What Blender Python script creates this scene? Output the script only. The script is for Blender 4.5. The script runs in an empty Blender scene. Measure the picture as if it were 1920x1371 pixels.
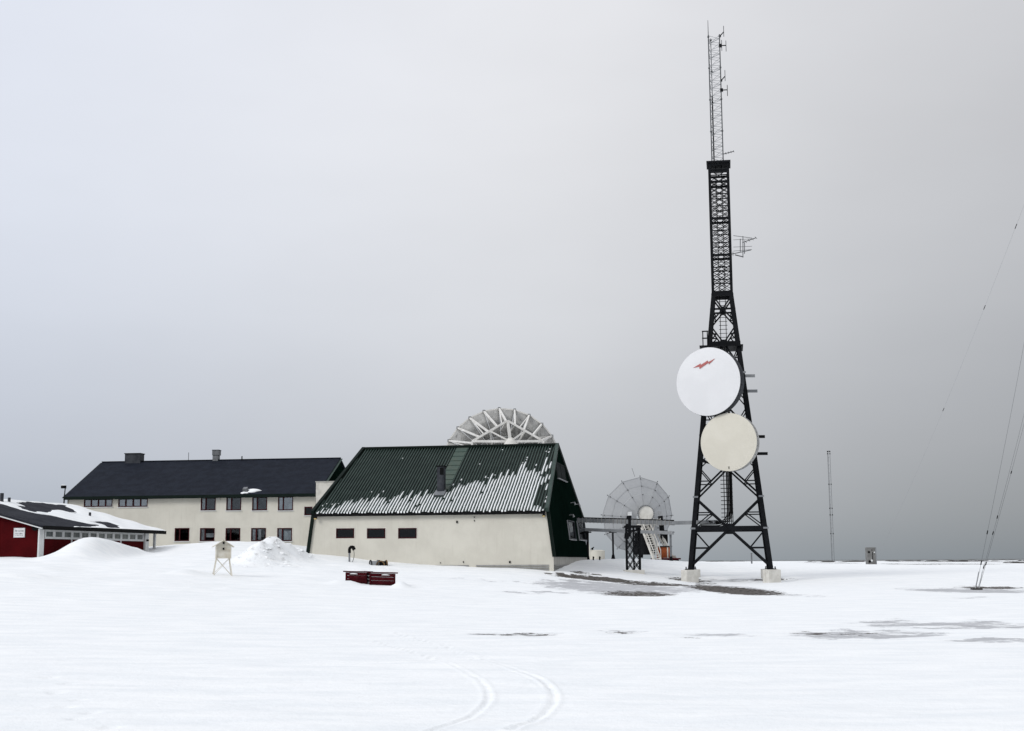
import bpy, math, random
import numpy as np
from mathutils import Vector, Matrix
random.seed(7); rng = np.random.default_rng(7)
sc = bpy.context.scene
col = sc.collection

# ------------------------------------------------------------------ camera
EYE = np.array([0, 0, 1.6]); FPX = 2500.0
PITCH = math.atan((1053 - 685.5) / FPX); ROLL = math.radians(0.35)
_X = np.array([1, 0, 0.]); CF = np.array([0, math.cos(PITCH), math.sin(PITCH)])
_U = np.array([0, -math.sin(PITCH), math.cos(PITCH)])
CU = math.cos(ROLL) * _U + math.sin(ROLL) * _X
CR = math.cos(ROLL) * _X - math.sin(ROLL) * _U
cd = bpy.data.cameras.new("camera"); cam = bpy.data.objects.new("camera", cd); col.objects.link(cam)
cd.sensor_width = 36; cd.lens = FPX / 1920 * 36; cd.clip_start = 0.1; cd.clip_end = 60000
M = Matrix.Identity(4)
for i in range(3):
    M[i][0] = CR[i]; M[i][1] = CU[i]; M[i][2] = -CF[i]; M[i][3] = EYE[i]
cam.matrix_world = M
sc.camera = cam

# ------------------------------------------------------------------ world and sun
SUN_EL, SUN_AZ = math.radians(34), math.radians(-128)      # azimuth from +Y towards +X
w = bpy.data.worlds.new("World"); sc.world = w; w.use_nodes = True
nt = w.node_tree; nt.nodes.clear()
def N(t, **kw):
    n = nt.nodes.new(t)
    for k, v in kw.items(): setattr(n, k, v)
    return n
L = lambda a, b: nt.links.new(a, b)
def wmath(op, a, b=None, c=None):
    n = N('ShaderNodeMath', operation=op)
    for i, v in enumerate((a, b, c)):
        if v is None: continue
        if hasattr(v, 'links'): L(v, n.inputs[i])
        else: n.inputs[i].default_value = v
    return n.outputs[0]
tc = N('ShaderNodeTexCoord'); sep = N('ShaderNodeSeparateXYZ'); L(tc.outputs['Generated'], sep.inputs[0])
ramp = N('ShaderNodeValToRGB'); cr = ramp.color_ramp
cr.elements[0].position = 0.0; cr.elements[0].color = (.365, .405, .445, 1)
cr.elements[1].position = 1.0; cr.elements[1].color = (1.10, 1.11, 1.15, 1)
for p, c in ((.035, (.455, .48, .515, 1)), (.08, (.555, .568, .60, 1)), (.18, (.71, .72, .748, 1)), (.30, (.81, .815, .84, 1)), (.42, (.85, .855, .885, 1)), (.6, (.98, .985, 1.02, 1))):
    e = cr.elements.new(p); e.color = c
L(sep.outputs[2], ramp.inputs[0])
# overcast: the cloud is thinner (brighter, bluer) towards the left, thicker over the sea on the right
def wmap(src, a, b, c, d, smooth=True):
    n = N('ShaderNodeMapRange')
    if smooth: n.interpolation_type = 'SMOOTHSTEP'
    L(src, n.inputs[0])
    for q, v in zip((1, 2, 3, 4), (a, b, c, d)): n.inputs[q].default_value = v
    return n.outputs[0]
sr = wmap(sep.outputs[0], -.08, .55, 0, -.46); sl = wmap(sep.outputs[0], .12, -.52, 0, .04)
fr_ = wmap(sep.outputs[2], 0, 1.25, 1, 0, False); fl_ = wmap(sep.outputs[2], 0, .42, 1, .02)
k1 = wmath('MULTIPLY_ADD', sr, fr_, 1.0); k2 = wmath('MULTIPLY_ADD', sl, fl_, k1)
tl = wmap(sep.outputs[0], .1, -.5, 0, 1)
mp = N('ShaderNodeMapping'); mp.inputs['Scale'].default_value = (2.2, 2.2, 5.5); L(tc.outputs['Generated'], mp.inputs[0])
cn = N('ShaderNodeTexNoise'); cn.inputs['Scale'].default_value = 1.6; cn.inputs['Detail'].default_value = 4; L(mp.outputs[0], cn.inputs['Vector'])
k3 = wmath('MULTIPLY_ADD', cn.outputs[0], .17, .915); k4 = wmath('MULTIPLY', k2, k3)
vm = N('ShaderNodeVectorMath', operation='SCALE'); tm = N('ShaderNodeMix', data_type='RGBA'); L(tl, tm.inputs[0]); tm.inputs[6].default_value = (1, 1, 1, 1); tm.inputs[7].default_value = (.94, .985, 1.07, 1)
tv_ = N('ShaderNodeVectorMath', operation='MULTIPLY'); L(ramp.outputs[0], tv_.inputs[0]); L(tm.outputs[2], tv_.inputs[1]); L(tv_.outputs[0], vm.inputs[0]); L(k4, vm.inputs['Scale'])
sky = N('ShaderNodeTexSky'); sky.sky_type = 'NISHITA'; sky.sun_disc = False
sky.sun_elevation = SUN_EL; sky.sun_rotation = SUN_AZ
sks = N('ShaderNodeVectorMath', operation='SCALE'); L(sky.outputs[0], sks.inputs[0]); sks.inputs['Scale'].default_value = .10
mix = N('ShaderNodeMix', data_type='RGBA'); mix.inputs[0].default_value = .95
L(sks.outputs[0], mix.inputs[6]); L(vm.outputs[0], mix.inputs[7])
bg = N('ShaderNodeBackground'); bg.inputs[1].default_value = 1.0; L(mix.outputs[2], bg.inputs[0])
wo = N('ShaderNodeOutputWorld'); L(bg.outputs[0], wo.inputs[0])
sd = bpy.data.lights.new("sun", 'SUN'); sd.energy = 1.45; sd.angle = math.radians(20); sd.color = (1, .97, .93)
sun = bpy.data.objects.new("sun", sd); col.objects.link(sun)
sdir = Vector((math.sin(SUN_AZ) * math.cos(SUN_EL), math.cos(SUN_AZ) * math.cos(SUN_EL) * 1.0, math.sin(SUN_EL)))
sun.rotation_euler = (-sdir).to_track_quat('-Z', 'Y').to_euler(); sun.location = (-20, -10, 40)
sc.view_settings.view_transform = 'Standard'; sc.view_settings.look = 'None'
sc.view_settings.exposure = 0.0; sc.view_settings.gamma = 1.0; sc.view_settings.use_curve_mapping = False

# ------------------------------------------------------------------ measuring helpers
def ray(px, py): return CF * FPX + CR * (px - 960) - CU * (py - 685.5)
def at(px, py, y):
    d = ray(px, py); return EYE + d * (y / d[1])
def hit(px, py, O, n):
    d = ray(px, py); return EYE + d * (np.dot(np.asarray(O) - EYE, n) / np.dot(d, n))
def proj(P):
    d = np.asarray(P, float) - EYE; q = d @ CF
    return 960 + FPX * (d @ CR) / q, 685.5 - FPX * (d @ CU) / q

# ------------------------------------------------------------------ value noise (for terrain shape)
_T = rng.random((256, 256))
def vnoise(x, y):
    x = np.asarray(x, float); y = np.asarray(y, float)
    xi = np.floor(x).astype(int); yi = np.floor(y).astype(int); fx = x - xi; fy = y - yi
    fx = fx * fx * (3 - 2 * fx); fy = fy * fy * (3 - 2 * fy)
    g = lambda a, b: _T[a & 255, b & 255]
    return (g(xi, yi) * (1 - fx) + g(xi + 1, yi) * fx) * (1 - fy) + (g(xi, yi + 1) * (1 - fx) + g(xi + 1, yi + 1) * fx) * fy
def fbm(x, y, o=4):
    s = 0; a = .5
    for i in range(o):
        s = s + a * (vnoise(x + 17.3 * i, y + 9.1 * i) - .5); x = x * 2.03; y = y * 2.03; a *= .5
    return s
def sstep(a, b, x):
    t = np.clip((x - a) / (b - a), 0, 1); return t * t * (3 - 2 * t)

# ------------------------------------------------------------------ object helpers
ORG = {}
def tag(o, label=None, cat=None, group=None, kind=None):
    if label: o['label'] = label
    if cat: o['category'] = cat
    if group: o['group'] = group
    if kind: o['kind'] = kind
    return o
def thing(name, loc, label, cat, group=None):
    o = bpy.data.objects.new(name, None); o.empty_display_size = .3; col.objects.link(o)
    o.location = tuple(float(v) for v in loc); ORG[o.name] = np.array(loc, float)
    return tag(o, label, cat, group)
A = lambda *v: np.array(v, float)
def unit(v): v = np.asarray(v, float); return v / np.linalg.norm(v)
class MB:
    def __init__(s): s.v = []; s.f = []; s.sm = []
    def add(s, vs, fs, smooth=False):
        b = len(s.v); s.v += [np.asarray(p, float) for p in vs]; s.f += [tuple(b + i for i in f) for f in fs]; s.sm += [smooth] * len(fs); return s
    def poly(s, vs): return s.add(vs, [tuple(range(len(vs)))])
    def hexa(s, p): return s.add(p, [(3, 2, 1, 0), (4, 5, 6, 7), (0, 1, 5, 4), (1, 2, 6, 5), (2, 3, 7, 6), (3, 0, 4, 7)])
    def box(s, c, sz, ex=(1, 0, 0), ey=(0, 1, 0), ez=(0, 0, 1)):
        c = np.asarray(c, float); ex = np.asarray(ex, float) * sz[0] / 2; ey = np.asarray(ey, float) * sz[1] / 2; ez = np.asarray(ez, float) * sz[2] / 2
        return s.hexa([c - ex - ey - ez, c + ex - ey - ez, c + ex + ey - ez, c - ex + ey - ez, c - ex - ey + ez, c + ex - ey + ez, c + ex + ey + ez, c - ex + ey + ez])
    def bar(s, p, q, wd, h=None, up=(0, 0, 1), w2=None):
        p = np.asarray(p, float); q = np.asarray(q, float); h = wd if h is None else h; d = unit(q - p)
        up = np.asarray(up, float)
        if abs(d @ unit(up)) > .97: up = A(0, 1, 0)
        a = unit(np.cross(d, up)); b = np.cross(a, d); r = 1 if w2 is None else w2 / wd
        pts = []
        for P, k in ((p, 1), (q, r)):
            pts += [P - a * wd / 2 * k - b * h / 2 * k, P + a * wd / 2 * k - b * h / 2 * k, P + a * wd / 2 * k + b * h / 2 * k, P - a * wd / 2 * k + b * h / 2 * k]
        return s.hexa(pts)
    def angle(s, p, q, wd, t, a, b):      # an L-section leg: two flanges along a and b
        a = unit(a); b = unit(b); p = np.asarray(p, float); q = np.asarray(q, float)
        for u, v in ((a, b), (b, a)):
            pts = []
            for P in (p, q): pts += [P, P + u * wd, P + u * wd + v * t, P + v * t]
            s.hexa(pts)
        return s
    def cyl(s, p, q, r, n=10, r2=None, cap=True):
        p = np.asarray(p, float); q = np.asarray(q, float); r2 = r if r2 is None else r2; d = unit(q - p)
        up = A(0, 0, 1) if abs(d[2]) < .9 else A(0, 1, 0)
        a = unit(np.cross(d, up)); b = np.cross(a, d); vs = []
        for P, R in ((p, r), (q, r2)):
            for i in range(n):
                t = 2 * math.pi * i / n; vs.append(P + (a * math.cos(t) + b * math.sin(t)) * R)
        s.add(vs, [(i, (i + 1) % n, n + (i + 1) % n, n + i) for i in range(n)], n > 6)
        if cap: s.add(vs, [tuple(range(n))[::-1], tuple(range(n, 2 * n))])
        return s
    def tube(s, pts, r, n=6):
        for a, b in zip(pts[:-1], pts[1:]): s.cyl(a, b, r, n)
        return s
    def slab(s, quad, t):                 # quad thickened downwards along -normal
        q = [np.asarray(p, float) for p in quad]; nn = unit(np.cross(q[1] - q[0], q[-1] - q[0]))
        k = len(q); vs = q + [p - nn * t for p in q]
        return s.add(vs, [tuple(range(k)), tuple(range(k, 2 * k))[::-1]] + [(i, k + i, k + (i + 1) % k, (i + 1) % k) for i in range(k)])
    def build(s, name, mat, parent=None, label=None, cat=None, group=None, kind=None, bevel=0):
        V = np.array(s.v)
        if parent is None:
            o0 = A(V[:, 0].mean(), V[:, 1].mean(), V[:, 2].min())
        else: o0 = ORG[parent.name]
        me = bpy.data.meshes.new(name); me.from_pydata((V - o0).tolist(), [], s.f)
        me.polygons.foreach_set('use_smooth', s.sm); me.materials.append(MT[mat]); me.update()
        o = bpy.data.objects.new(name, me); col.objects.link(o)
        if parent is None: o.location = tuple(o0)
        else: o.parent = parent
        ORG[o.name] = o0
        if bevel:
            m = o.modifiers.new('bevel', 'BEVEL'); m.width = bevel; m.segments = 2
        return tag(o, label, cat, group, kind)

# ------------------------------------------------------------------ materials
MT = {}
def newmat(name):
    m = bpy.data.materials.new(name); m.use_nodes = True; m.node_tree.nodes.clear(); MT[name] = m; return m.node_tree
class G:
    def __init__(s, t): s.t = t
    def n(s, ty, ins=None, **kw):
        n = s.t.nodes.new(ty)
        for k, v in kw.items(): setattr(n, k, v)
        for k, v in (ins or {}).items():
            if hasattr(v, 'is_output'): s.t.links.new(v, n.inputs[k])
            else: n.inputs[k].default_value = v
        return n
    def math(s, op, a, b=0.0, c=0.0, clamp=False):
        n = s.n('ShaderNodeMath', {0: a, 1: b, 2: c}, operation=op); n.use_clamp = clamp; return n.outputs[0]
    def noise(s, vec, scale, detail=3, rough=.5):
        return s.n('ShaderNodeTexNoise', {'Vector': vec, 'Scale': scale, 'Detail': detail, 'Roughness': rough}).outputs[0]
    def mapv(s, vec, scale): return s.n('ShaderNodeMapping', {'Vector': vec, 'Scale': scale}).outputs[0]
    def mix(s, f, a, b): return s.n('ShaderNodeMix', {0: f, 6: a, 7: b}, data_type='RGBA').outputs[2]
    def smooth(s, v, a, b): 
        return s.n('ShaderNodeMapRange', {0: v, 1: a, 2: b, 3: 0.0, 4: 1.0}, interpolation_type='SMOOTHSTEP').outputs[0]
    def out(s, sh): s.t.links.new(sh, s.n('ShaderNodeOutputMaterial').inputs[0])
c4 = lambda c: (*c, 1.0)
def paint(name, c, c2=None, rough=.6, scale=2.0, streak=0, sc_=None, metal=0, bump=.02, fine=30, spec=.4):
    g = G(newmat(name)); c2 = c2 or tuple(v * .8 for v in c)
    P = g.n('ShaderNodeTexCoord').outputs['Object']
    f = g.smooth(g.noise(P, scale, 5, .6), .35, .65); base = g.mix(f, c4(c), c4(c2))
    if streak:
        st = g.smooth(g.noise(g.mapv(P, (1, 1, .08)), 5.5, 4, .6), .52, .78)
        base = g.mix(g.math('MULTIPLY', st, streak), base, c4(sc_ or tuple(v * .45 for v in c)))
    fn = g.noise(P, fine, 3)
    b = g.n('ShaderNodeBump', {'Strength': .6, 'Distance': bump, 'Height': fn}).outputs[0]
    p = g.n('ShaderNodeBsdfPrincipled', {'Base Color': base, 'Roughness': g.math('MULTIPLY_ADD', fn, .2, rough - .1), 'Metallic': metal, 'Normal': b, 'Specular IOR Level': spec})
    g.out(p.outputs[0])
paint('cream', (.605, .585, .515), (.545, .525, .46), .9, .5, .24, (.42, .39, .33), bump=.014, fine=14, spec=.2)
paint('cream_trim', (.66, .64, .58), None, .8, spec=.2)
paint('roof_blue', (.0075, .0098, .0165), (.012, .0155, .0245), .85, 1.4, bump=.02, fine=9, spec=.12)
paint('green_pan_shaded', (.0035, .0088, .0068), (.006, .014, .011), .6, .8, .5, (.002, .005, .004), bump=.004, spec=.15)  # same paint as the ribs, darkened here to put trough shade into the colour
paint('green_rib', (.040, .064, .054), (.026, .045, .038), .6, 1.2, bump=.004, spec=.2)  # roof paint lightened for the highlight along the rib tops; verges use it too
paint('green_panel', (.050, .080, .066), (.066, .086, .068), .7, .9, .3, (.028, .042, .035), spec=.2)
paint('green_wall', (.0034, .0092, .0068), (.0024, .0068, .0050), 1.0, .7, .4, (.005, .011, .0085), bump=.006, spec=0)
paint('green_dark', (.0045, .0105, .0080), None, .7, spec=.1)
paint('black_trim', (.0035, .0038, .0042), None, .7, spec=.1)
paint('red_board', (.062, .0022, .0035), (.048, .0016, .0028), .85, 1.1, .4, (.03, .0014, .002), bump=.01, spec=.06)
paint('red_frame', (.045, .005, .0065), (.03, .003, .005), .7, spec=.15)
paint('crate_red', (.060, .0055, .0085), (.036, .0036, .0055), .9, 3.0, .5, (.10, .04, .04), spec=.08)
paint('white_trim', (.66, .67, .67), (.58, .60, .60), .6, spec=.3)
paint('white_paint', (.64, .62, .55), (.56, .52, .43), .7, 2.5, .35, (.40, .31, .20), spec=.3)
paint('cabin_roof', (.016, .0175, .024), (.03, .032, .04), .9, 1.0, bump=.02, fine=20, spec=.1)
paint('chimney', (.024, .027, .034), (.05, .054, .062), .7, 1.8, .4, (.01, .01, .012), spec=.2)
paint('vent_metal', (.17, .18, .19), (.11, .115, .12), .5, 2.2, .4, (.05, .05, .055))
paint('steel_dark', (.0030, .0036, .0048), (.006, .007, .009), .65, 3.0, spec=.12)
paint('steel_grey', (.24, .25, .26), (.17, .18, .19), .6, 1.2, .4, (.09, .09, .09))
paint('galv', (.34, .35, .36), (.26, .27, .28), .55, 2.0)
paint('thin_steel', (.09, .095, .10), None, .6)
paint('concrete', (.66, .645, .60), (.56, .545, .50), .95, 2.5, .5, (.30, .27, .22), bump=.02, fine=18, spec=.15)
paint('plinth', (.46, .45, .42), (.38, .37, .34), .9, 1.5, .3, (.24, .22, .20), spec=.15)
paint('skirt', (.22, .22, .215), (.28, .28, .27), .8, 1.8, .4, (.10, .10, .10))
paint('radome_white', (.72, .725, .735), (.69, .695, .705), .6, .7, .08, (.6, .6, .58), bump=.003, spec=.25)
paint('radome_cream', (.64, .615, .535), (.605, .58, .50), .65, .8, .10, (.56, .52, .42), bump=.003, spec=.2)
paint('drum_rim', (.016, .018, .023), (.035, .038, .044), .6, 2.0, spec=.2)
paint('drum_rim_light', (.36, .36, .35), (.27, .27, .265), .55, 2.0, .4, (.14, .13, .12))
paint('bolt_red', (.42, .115, .105), (.37, .12, .11), .7)
paint('dish_back', (.40, .40, .385), (.30, .30, .29), .7, 1.4, .85, (.06, .06, .055), spec=.2)
paint('dish_beam', (.74, .73, .70), (.62, .61, .58), .6, 1.8, .25, (.30, .28, .24))
paint('dish_grime', (.22, .22, .21), (.13, .13, .125), .8, 2.2, .9, (.03, .03, .028), spec=.1)
paint('dish_pale', (.46, .47, .48), (.42, .43, .445), .7, .7, .10, (.3, .3, .3), spec=.2)
paint('hub_white', (.66, .65, .61), (.56, .55, .51), .6, 1.5, .3, (.34, .32, .28))
paint('ladder_white', (.62, .61, .57), (.48, .46, .42), .6, 2.0)
paint('orange_box', (.33, .075, .012), (.24, .05, .01), .7, 2.0, .4, (.12, .03, .01))
paint('tank_cream', (.60, .58, .51), (.52, .50, .44), .7, 1.0, .3, (.36, .33, .27))
paint('grey_block', (.20, .20, .195), (.14, .14, .135), .9, 2.0, .6, (.07, .07, .065), spec=.1)
paint('curtain', (.72, .71, .71), (.55, .54, .55), .9, 3.0)
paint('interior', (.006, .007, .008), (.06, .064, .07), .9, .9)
paint('rock', (.028, .026, .024), (.06, .055, .05), .95, .8, bump=.05)
paint('spool', (.22, .13, .05), (.07, .05, .03), .8, 5)
paint('sign_white', (.70, .71, .72), None, .6)
paint('ink', (.05, .055, .075), None, .7)
paint('lamp_glass', (.55, .42, .18), None, .4)
def glass(name, tint, refl):
    g = G(newmat(name)); P = g.n('ShaderNodeTexCoord').outputs['Object']
    nb = g.n('ShaderNodeBump', {'Strength': .25, 'Distance': .02, 'Height': g.noise(P, 2.2, 2)}).outputs[0]
    fr = g.n('ShaderNodeFresnel', {'IOR': 1.5, 'Normal': nb}).outputs[0]
    k = g.math('MULTIPLY_ADD', fr, .9, refl, True)
    gl = g.n('ShaderNodeBsdfGlossy', {'Color': c4((.85, .88, .9)), 'Roughness': .06, 'Normal': nb}).outputs[0]
    tr = g.n('ShaderNodeBsdfTransparent', {'Color': c4(tint)}).outputs[0]
    g.out(g.n('ShaderNodeMixShader', {0: k, 1: tr, 2: gl}).outputs[0])
glass('pane', (.84, .87, .88), .03); glass('pane_bright', (.7, .74, .76), .24); glass('pane_dark', (.3, .32, .33), .0)

paint('gable_window_grey', (.045, .05, .05), (.03, .034, .034), 1.0, 2.0, spec=0)  # flat matte grey in place of reflecting glass on the upper gable window
paint('pane_grey', (.13, .15, .15), (.055, .065, .07), .22, 1.5, bump=.004, spec=.6)
for nm_, al_ in (('dish_pale', .42),):          # perforated mesh panels: part of the sky shows through
    t_ = MT[nm_].node_tree; o_ = [n for n in t_.nodes if n.type == 'OUTPUT_MATERIAL'][0]; b_s = o_.inputs[0].links[0].from_socket
    tr_ = t_.nodes.new('ShaderNodeBsdfTransparent'); mx_ = t_.nodes.new('ShaderNodeMixShader'); mx_.inputs[0].default_value = 1 - al_
    t_.links.new(tr_.outputs[0], mx_.inputs[1]); t_.links.new(b_s, mx_.inputs[2]); t_.links.new(mx_.outputs[0], o_.inputs[0])
# snow and ground
def snow_nodes(g, P):
    n1 = g.noise(g.mapv(P, (.55, 1.4, 1)), 1.1, 6, .62); n2 = g.noise(P, 7, 4, .65); n3 = g.noise(P, 45, 2)
    h = g.math('ADD', g.math('MULTIPLY', n1, .055), g.math('ADD', g.math('MULTIPLY', n2, .034), g.math('MULTIPLY', n3, .007)))
    colr = g.mix(g.smooth(n1, .3, .7), c4((.775, .80, .812)), c4((.855, .868, .868)))
    return colr, h
g = G(newmat('snow')); P = g.n('ShaderNodeTexCoord').outputs['Object']; cs, h = snow_nodes(g, P)
g.out(g.n('ShaderNodeBsdfPrincipled', {'Base Color': cs, 'Roughness': .85, 'Specular IOR Level': .2, 'Normal': g.n('ShaderNodeBump', {'Strength': .55, 'Distance': 1.0, 'Height': h}).outputs[0]}).outputs[0])
g = G(newmat('ground_snow')); P = g.n('ShaderNodeTexCoord').outputs['Object']; cs, h = snow_nodes(g, P)
ice = g.n('ShaderNodeAttribute', attribute_name='ice').outputs['Fac']; gra = g.n('ShaderNodeAttribute', attribute_name='gravel').outputs['Fac']
dirt = g.n('ShaderNodeAttribute', attribute_name='dirt').outputs['Fac']
st = g.noise(g.mapv(P, (.95, .75, 1)), 1.0, 6, .70); st2 = g.noise(g.mapv(P, (1.7, 1.25, 1)), 1.0, 6, .74)
fi = g.smooth(g.math('MULTIPLY_ADD', g.math('SUBTRACT', st, .5), 3.4, ice), .38, .86); fi = g.math('MULTIPLY', fi, g.smooth(ice, .04, .22))
fg = g.smooth(g.math('MULTIPLY_ADD', g.math('SUBTRACT', st2, .5), 3.6, gra), .48, .74); fg = g.math('MULTIPLY', fg, g.smooth(gra, .06, .25))
fd = g.math('MULTIPLY', dirt, g.smooth(g.noise(g.mapv(P, (2.2, 1, 2.2)), 1.0, 6, .7), .50, .66))
speck = g.smooth(g.noise(P, 6.5, 4, .7), .56, .66)
icec = g.mix(g.noise(P, 1.3, 5, .6), c4((.28, .285, .295)), c4((.56, .57, .59)))
icec = g.mix(g.math('MULTIPLY', speck, .55), icec, c4((.62, .63, .65)))
grac = g.mix(g.noise(P, 9, 4, .7), c4((.035, .030, .026)), c4((.13, .12, .11)))
base = g.mix(fi, cs, icec); base = g.mix(fg, base, grac); base = g.mix(g.math('MULTIPLY', fd, .75), base, c4((.28, .27, .26)))
bump = g.n('ShaderNodeBump', {'Strength': .55, 'Distance': 1.0, 'Height': g.math('SUBTRACT', h, g.math('MULTIPLY', g.math('MAXIMUM', fi, fg), .05))}).outputs[0]
ro = g.math('MULTIPLY_ADD', g.math('SUBTRACT', fi, fg, 0, True), -.28, .85)
g.out(g.n('ShaderNodeBsdfPrincipled', {'Base Color': base, 'Roughness': ro, 'Specular IOR Level': .2, 'Normal': bump}).outputs[0])
g = G(newmat('water')); P = g.n('ShaderNodeTexCoord').outputs['Object']
b = g.n('ShaderNodeBump', {'Strength': .8, 'Distance': .6, 'Height': g.noise(g.mapv(P, (.05, .12, 1)), 1, 5, .65)}).outputs[0]
g.out(g.n('ShaderNodeBsdfPrincipled', {'Base Color': c4((.028, .045, .052)), 'Roughness': .30, 'Normal': b}).outputs[0])

# ------------------------------------------------------------------ terrain
# measured ground points: (image x, image y, distance)
CP = [(960, 1371, 12.6), (0, 1371, 12.6), (1920, 1371, 12.6), (0, 1240, 21), (500, 1240, 21.5), (960, 1240, 21.5), (1500, 1240, 21.5), (1920, 1240, 21.2),
      (0, 1150, 36), (300, 1155, 36), (700, 1160, 37), (1100, 1165, 36), (1500, 1163, 36), (1920, 1160, 36),
      (0, 1100, 52), (200, 1105, 52), (450, 1110, 55), (700, 1118, 56), (950, 1124, 56), (1250, 1122, 56), (1600, 1119, 56), (1900, 1117, 56),
      (0, 1052, 80), (75, 1048, 84), (100, 1062, 76), (300, 1062, 80), (416, 1079, 72), (560, 1080, 74), (690, 1096, 71), (850, 1092, 76), (1000, 1100, 72), (1150, 1112, 68), (1350, 1113, 68), (1600, 1108, 68), (1832, 1105, 70),
      (262, 1041, 97), (238, 1042, 93.5), (215, 1044, 90), (285, 1034, 99), (330, 1024, 107), (390, 1018, 105), (440, 1014.5, 104.5), (600, 1030, 104), (580, 1036, 92.5), (640, 1050, 91.5), (720, 1057, 91.2), (820, 1062, 90.8), (920, 1065, 90.4), (1035, 1069, 89.6), (780, 1069, 86), (920, 1073, 86), (700, 1070, 85), (1100, 1074, 92),
      (1058, 1066, 92.5), (1080, 1062, 97), (1095, 1058, 101), (1187, 1073, 95), (1297, 1093, 92), (1446, 1092, 92), (1297, 1083, 97.6), (1440, 1083, 97.6), (1090, 1086, 88), (1200, 1086, 90), (1380, 1096, 88), (1600, 1086, 92),
      (1110, 1051, 108), (1180, 1046, 106), (1260, 1053, 112), (1370, 1063, 116), (1500, 1064, 116), (1700, 1068, 112), (1900, 1070, 110),
      (1200, 1052, 135), (1409, 1057, 140), (1634, 1058.5, 150), (1900, 1060, 140), (1300, 1054.5, 200), (1562, 1052.5, 240), (1850, 1053, 220), (1300, 1052.8, 300), (1600, 1052, 300), (1900, 1050.5, 300)]
CPW = [at(*c) for c in CP]
CPW += [A(-60, 40, 1.2), A(-60, 80, 2.4), A(-60, 120, 3.4), A(-25, 130, 3.2), A(-10, 130, 2.6), A(-60, 10, .4), A(60, 10, 0), A(60, 60, 0), A(70, 110, .6), A(0, -15, 0), A(-30, -15, 0), A(30, -15, 0), A(-80, 220, 2.5), A(0, 220, 1.5), A(90, 220, 1), A(-160, 120, 3), A(160, 120, .8), A(-100, 320, 1.2), A(0, 320, 1), A(160, 320, 1), A(-160, 10, .6), A(160, 10, 0)]
CPW = np.array(CPW)
_c2 = 5.0 ** 2
def _phi(dx, dy): return np.sqrt(dx * dx + dy * dy + _c2)
_n = len(CPW)
_A = _phi(CPW[:, None, 0] - CPW[None, :, 0], CPW[:, None, 1] - CPW[None, :, 1]) - np.eye(_n) * .35
_S = np.zeros((_n + 3, _n + 3)); _S[:_n, :_n] = _A; _S[:_n, _n:] = np.c_[np.ones(_n), CPW[:, :2]]; _S[_n:, :_n] = _S[:_n, _n:].T
_W = np.linalg.solve(_S, np.r_[CPW[:, 2], 0, 0, 0])
def base_z(x, y):
    z = _W[_n] + _W[_n + 1] * x + _W[_n + 2] * y
    for i in range(_n): z = z + _W[i] * _phi(x - CPW[i, 0], y - CPW[i, 1])
    return z
# tyre ruts in the foreground
def track(pts, y_of=lambda py: 1.6 * FPX / (py - 1051.5)):
    p = np.array([at(a, b, y_of(b))[:2] for a, b in pts]); out = []
    for i in range(len(p) - 1):
        p0 = p[max(i - 1, 0)]; p1 = p[i]; p2 = p[i + 1]; p3 = p[min(i + 2, len(p) - 1)]
        for t in np.linspace(0, 1, 14, endpoint=False):
            out.append(.5 * ((2 * p1) + (-p0 + p2) * t + (2 * p0 - 5 * p1 + 4 * p2 - p3) * t * t + (-p0 + 3 * p1 - 3 * p2 + p3) * t ** 3))
    out.append(p[-1]); return np.array(out)
TRACKS = [(track([(690, 1200), (790, 1225), (860, 1252), (902, 1277), (916, 1300), (905, 1322), (868, 1348), (806, 1371)]), .020, .036),
          (track([(740, 1186), (860, 1216), (950, 1248), (1010, 1272), (1035, 1294), (1036, 1316), (1010, 1342), (958, 1371)]), .024, .04),
          (track([(740, 1192), (846, 1219), (936, 1250), (1000, 1277), (1024, 1297), (1024, 1316), (1000, 1338), (945, 1371)]), .009, .026)]
_T2 = track([(108, 1268), (122, 1295), (140, 1322), (165, 1348), (205, 1376)])
STEPS = [(p[0] + (.10 if k % 2 else -.10), p[1]) for k, p in enumerate(_T2[::7])]
def bump2(x, y, cx, cy, rx, ry, ang=0, p=1.0):
    c, s = math.cos(ang), math.sin(ang); u = ((x - cx) * c + (y - cy) * s) / rx; v = (-(x - cx) * s + (y - cy) * c) / ry
    return np.exp(-(u * u + v * v) ** p)
HEAP = at(500, 1050, 86)
HEAPS = []
for px_, py_, yy_, rx_, ry_, pw_ in ((487, 1017, 86.5, .95, 1.9, 1.0), (512, 1026, 87.5, .8, 1.6, 1.0), (540, 1023, 88.5, 1.0, 1.8, 1.1), (468, 1043, 85, .9, 1.5, 1.0), (455, 1062, 82.5, .7, 1.2, 1.0), (570, 1034, 90, 1.0, 1.6, 1.0), (515, 1050, 84, 1.3, 1.2, 1.0)):
    p_ = at(px_, py_, yy_); bz_ = base_z(p_[0], p_[1]); HEAPS.append((p_[0], p_[1], max(.05, (p_[2] - bz_)) * (1.0 if py_ < 1030 else .5), rx_, ry_, pw_))
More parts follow.
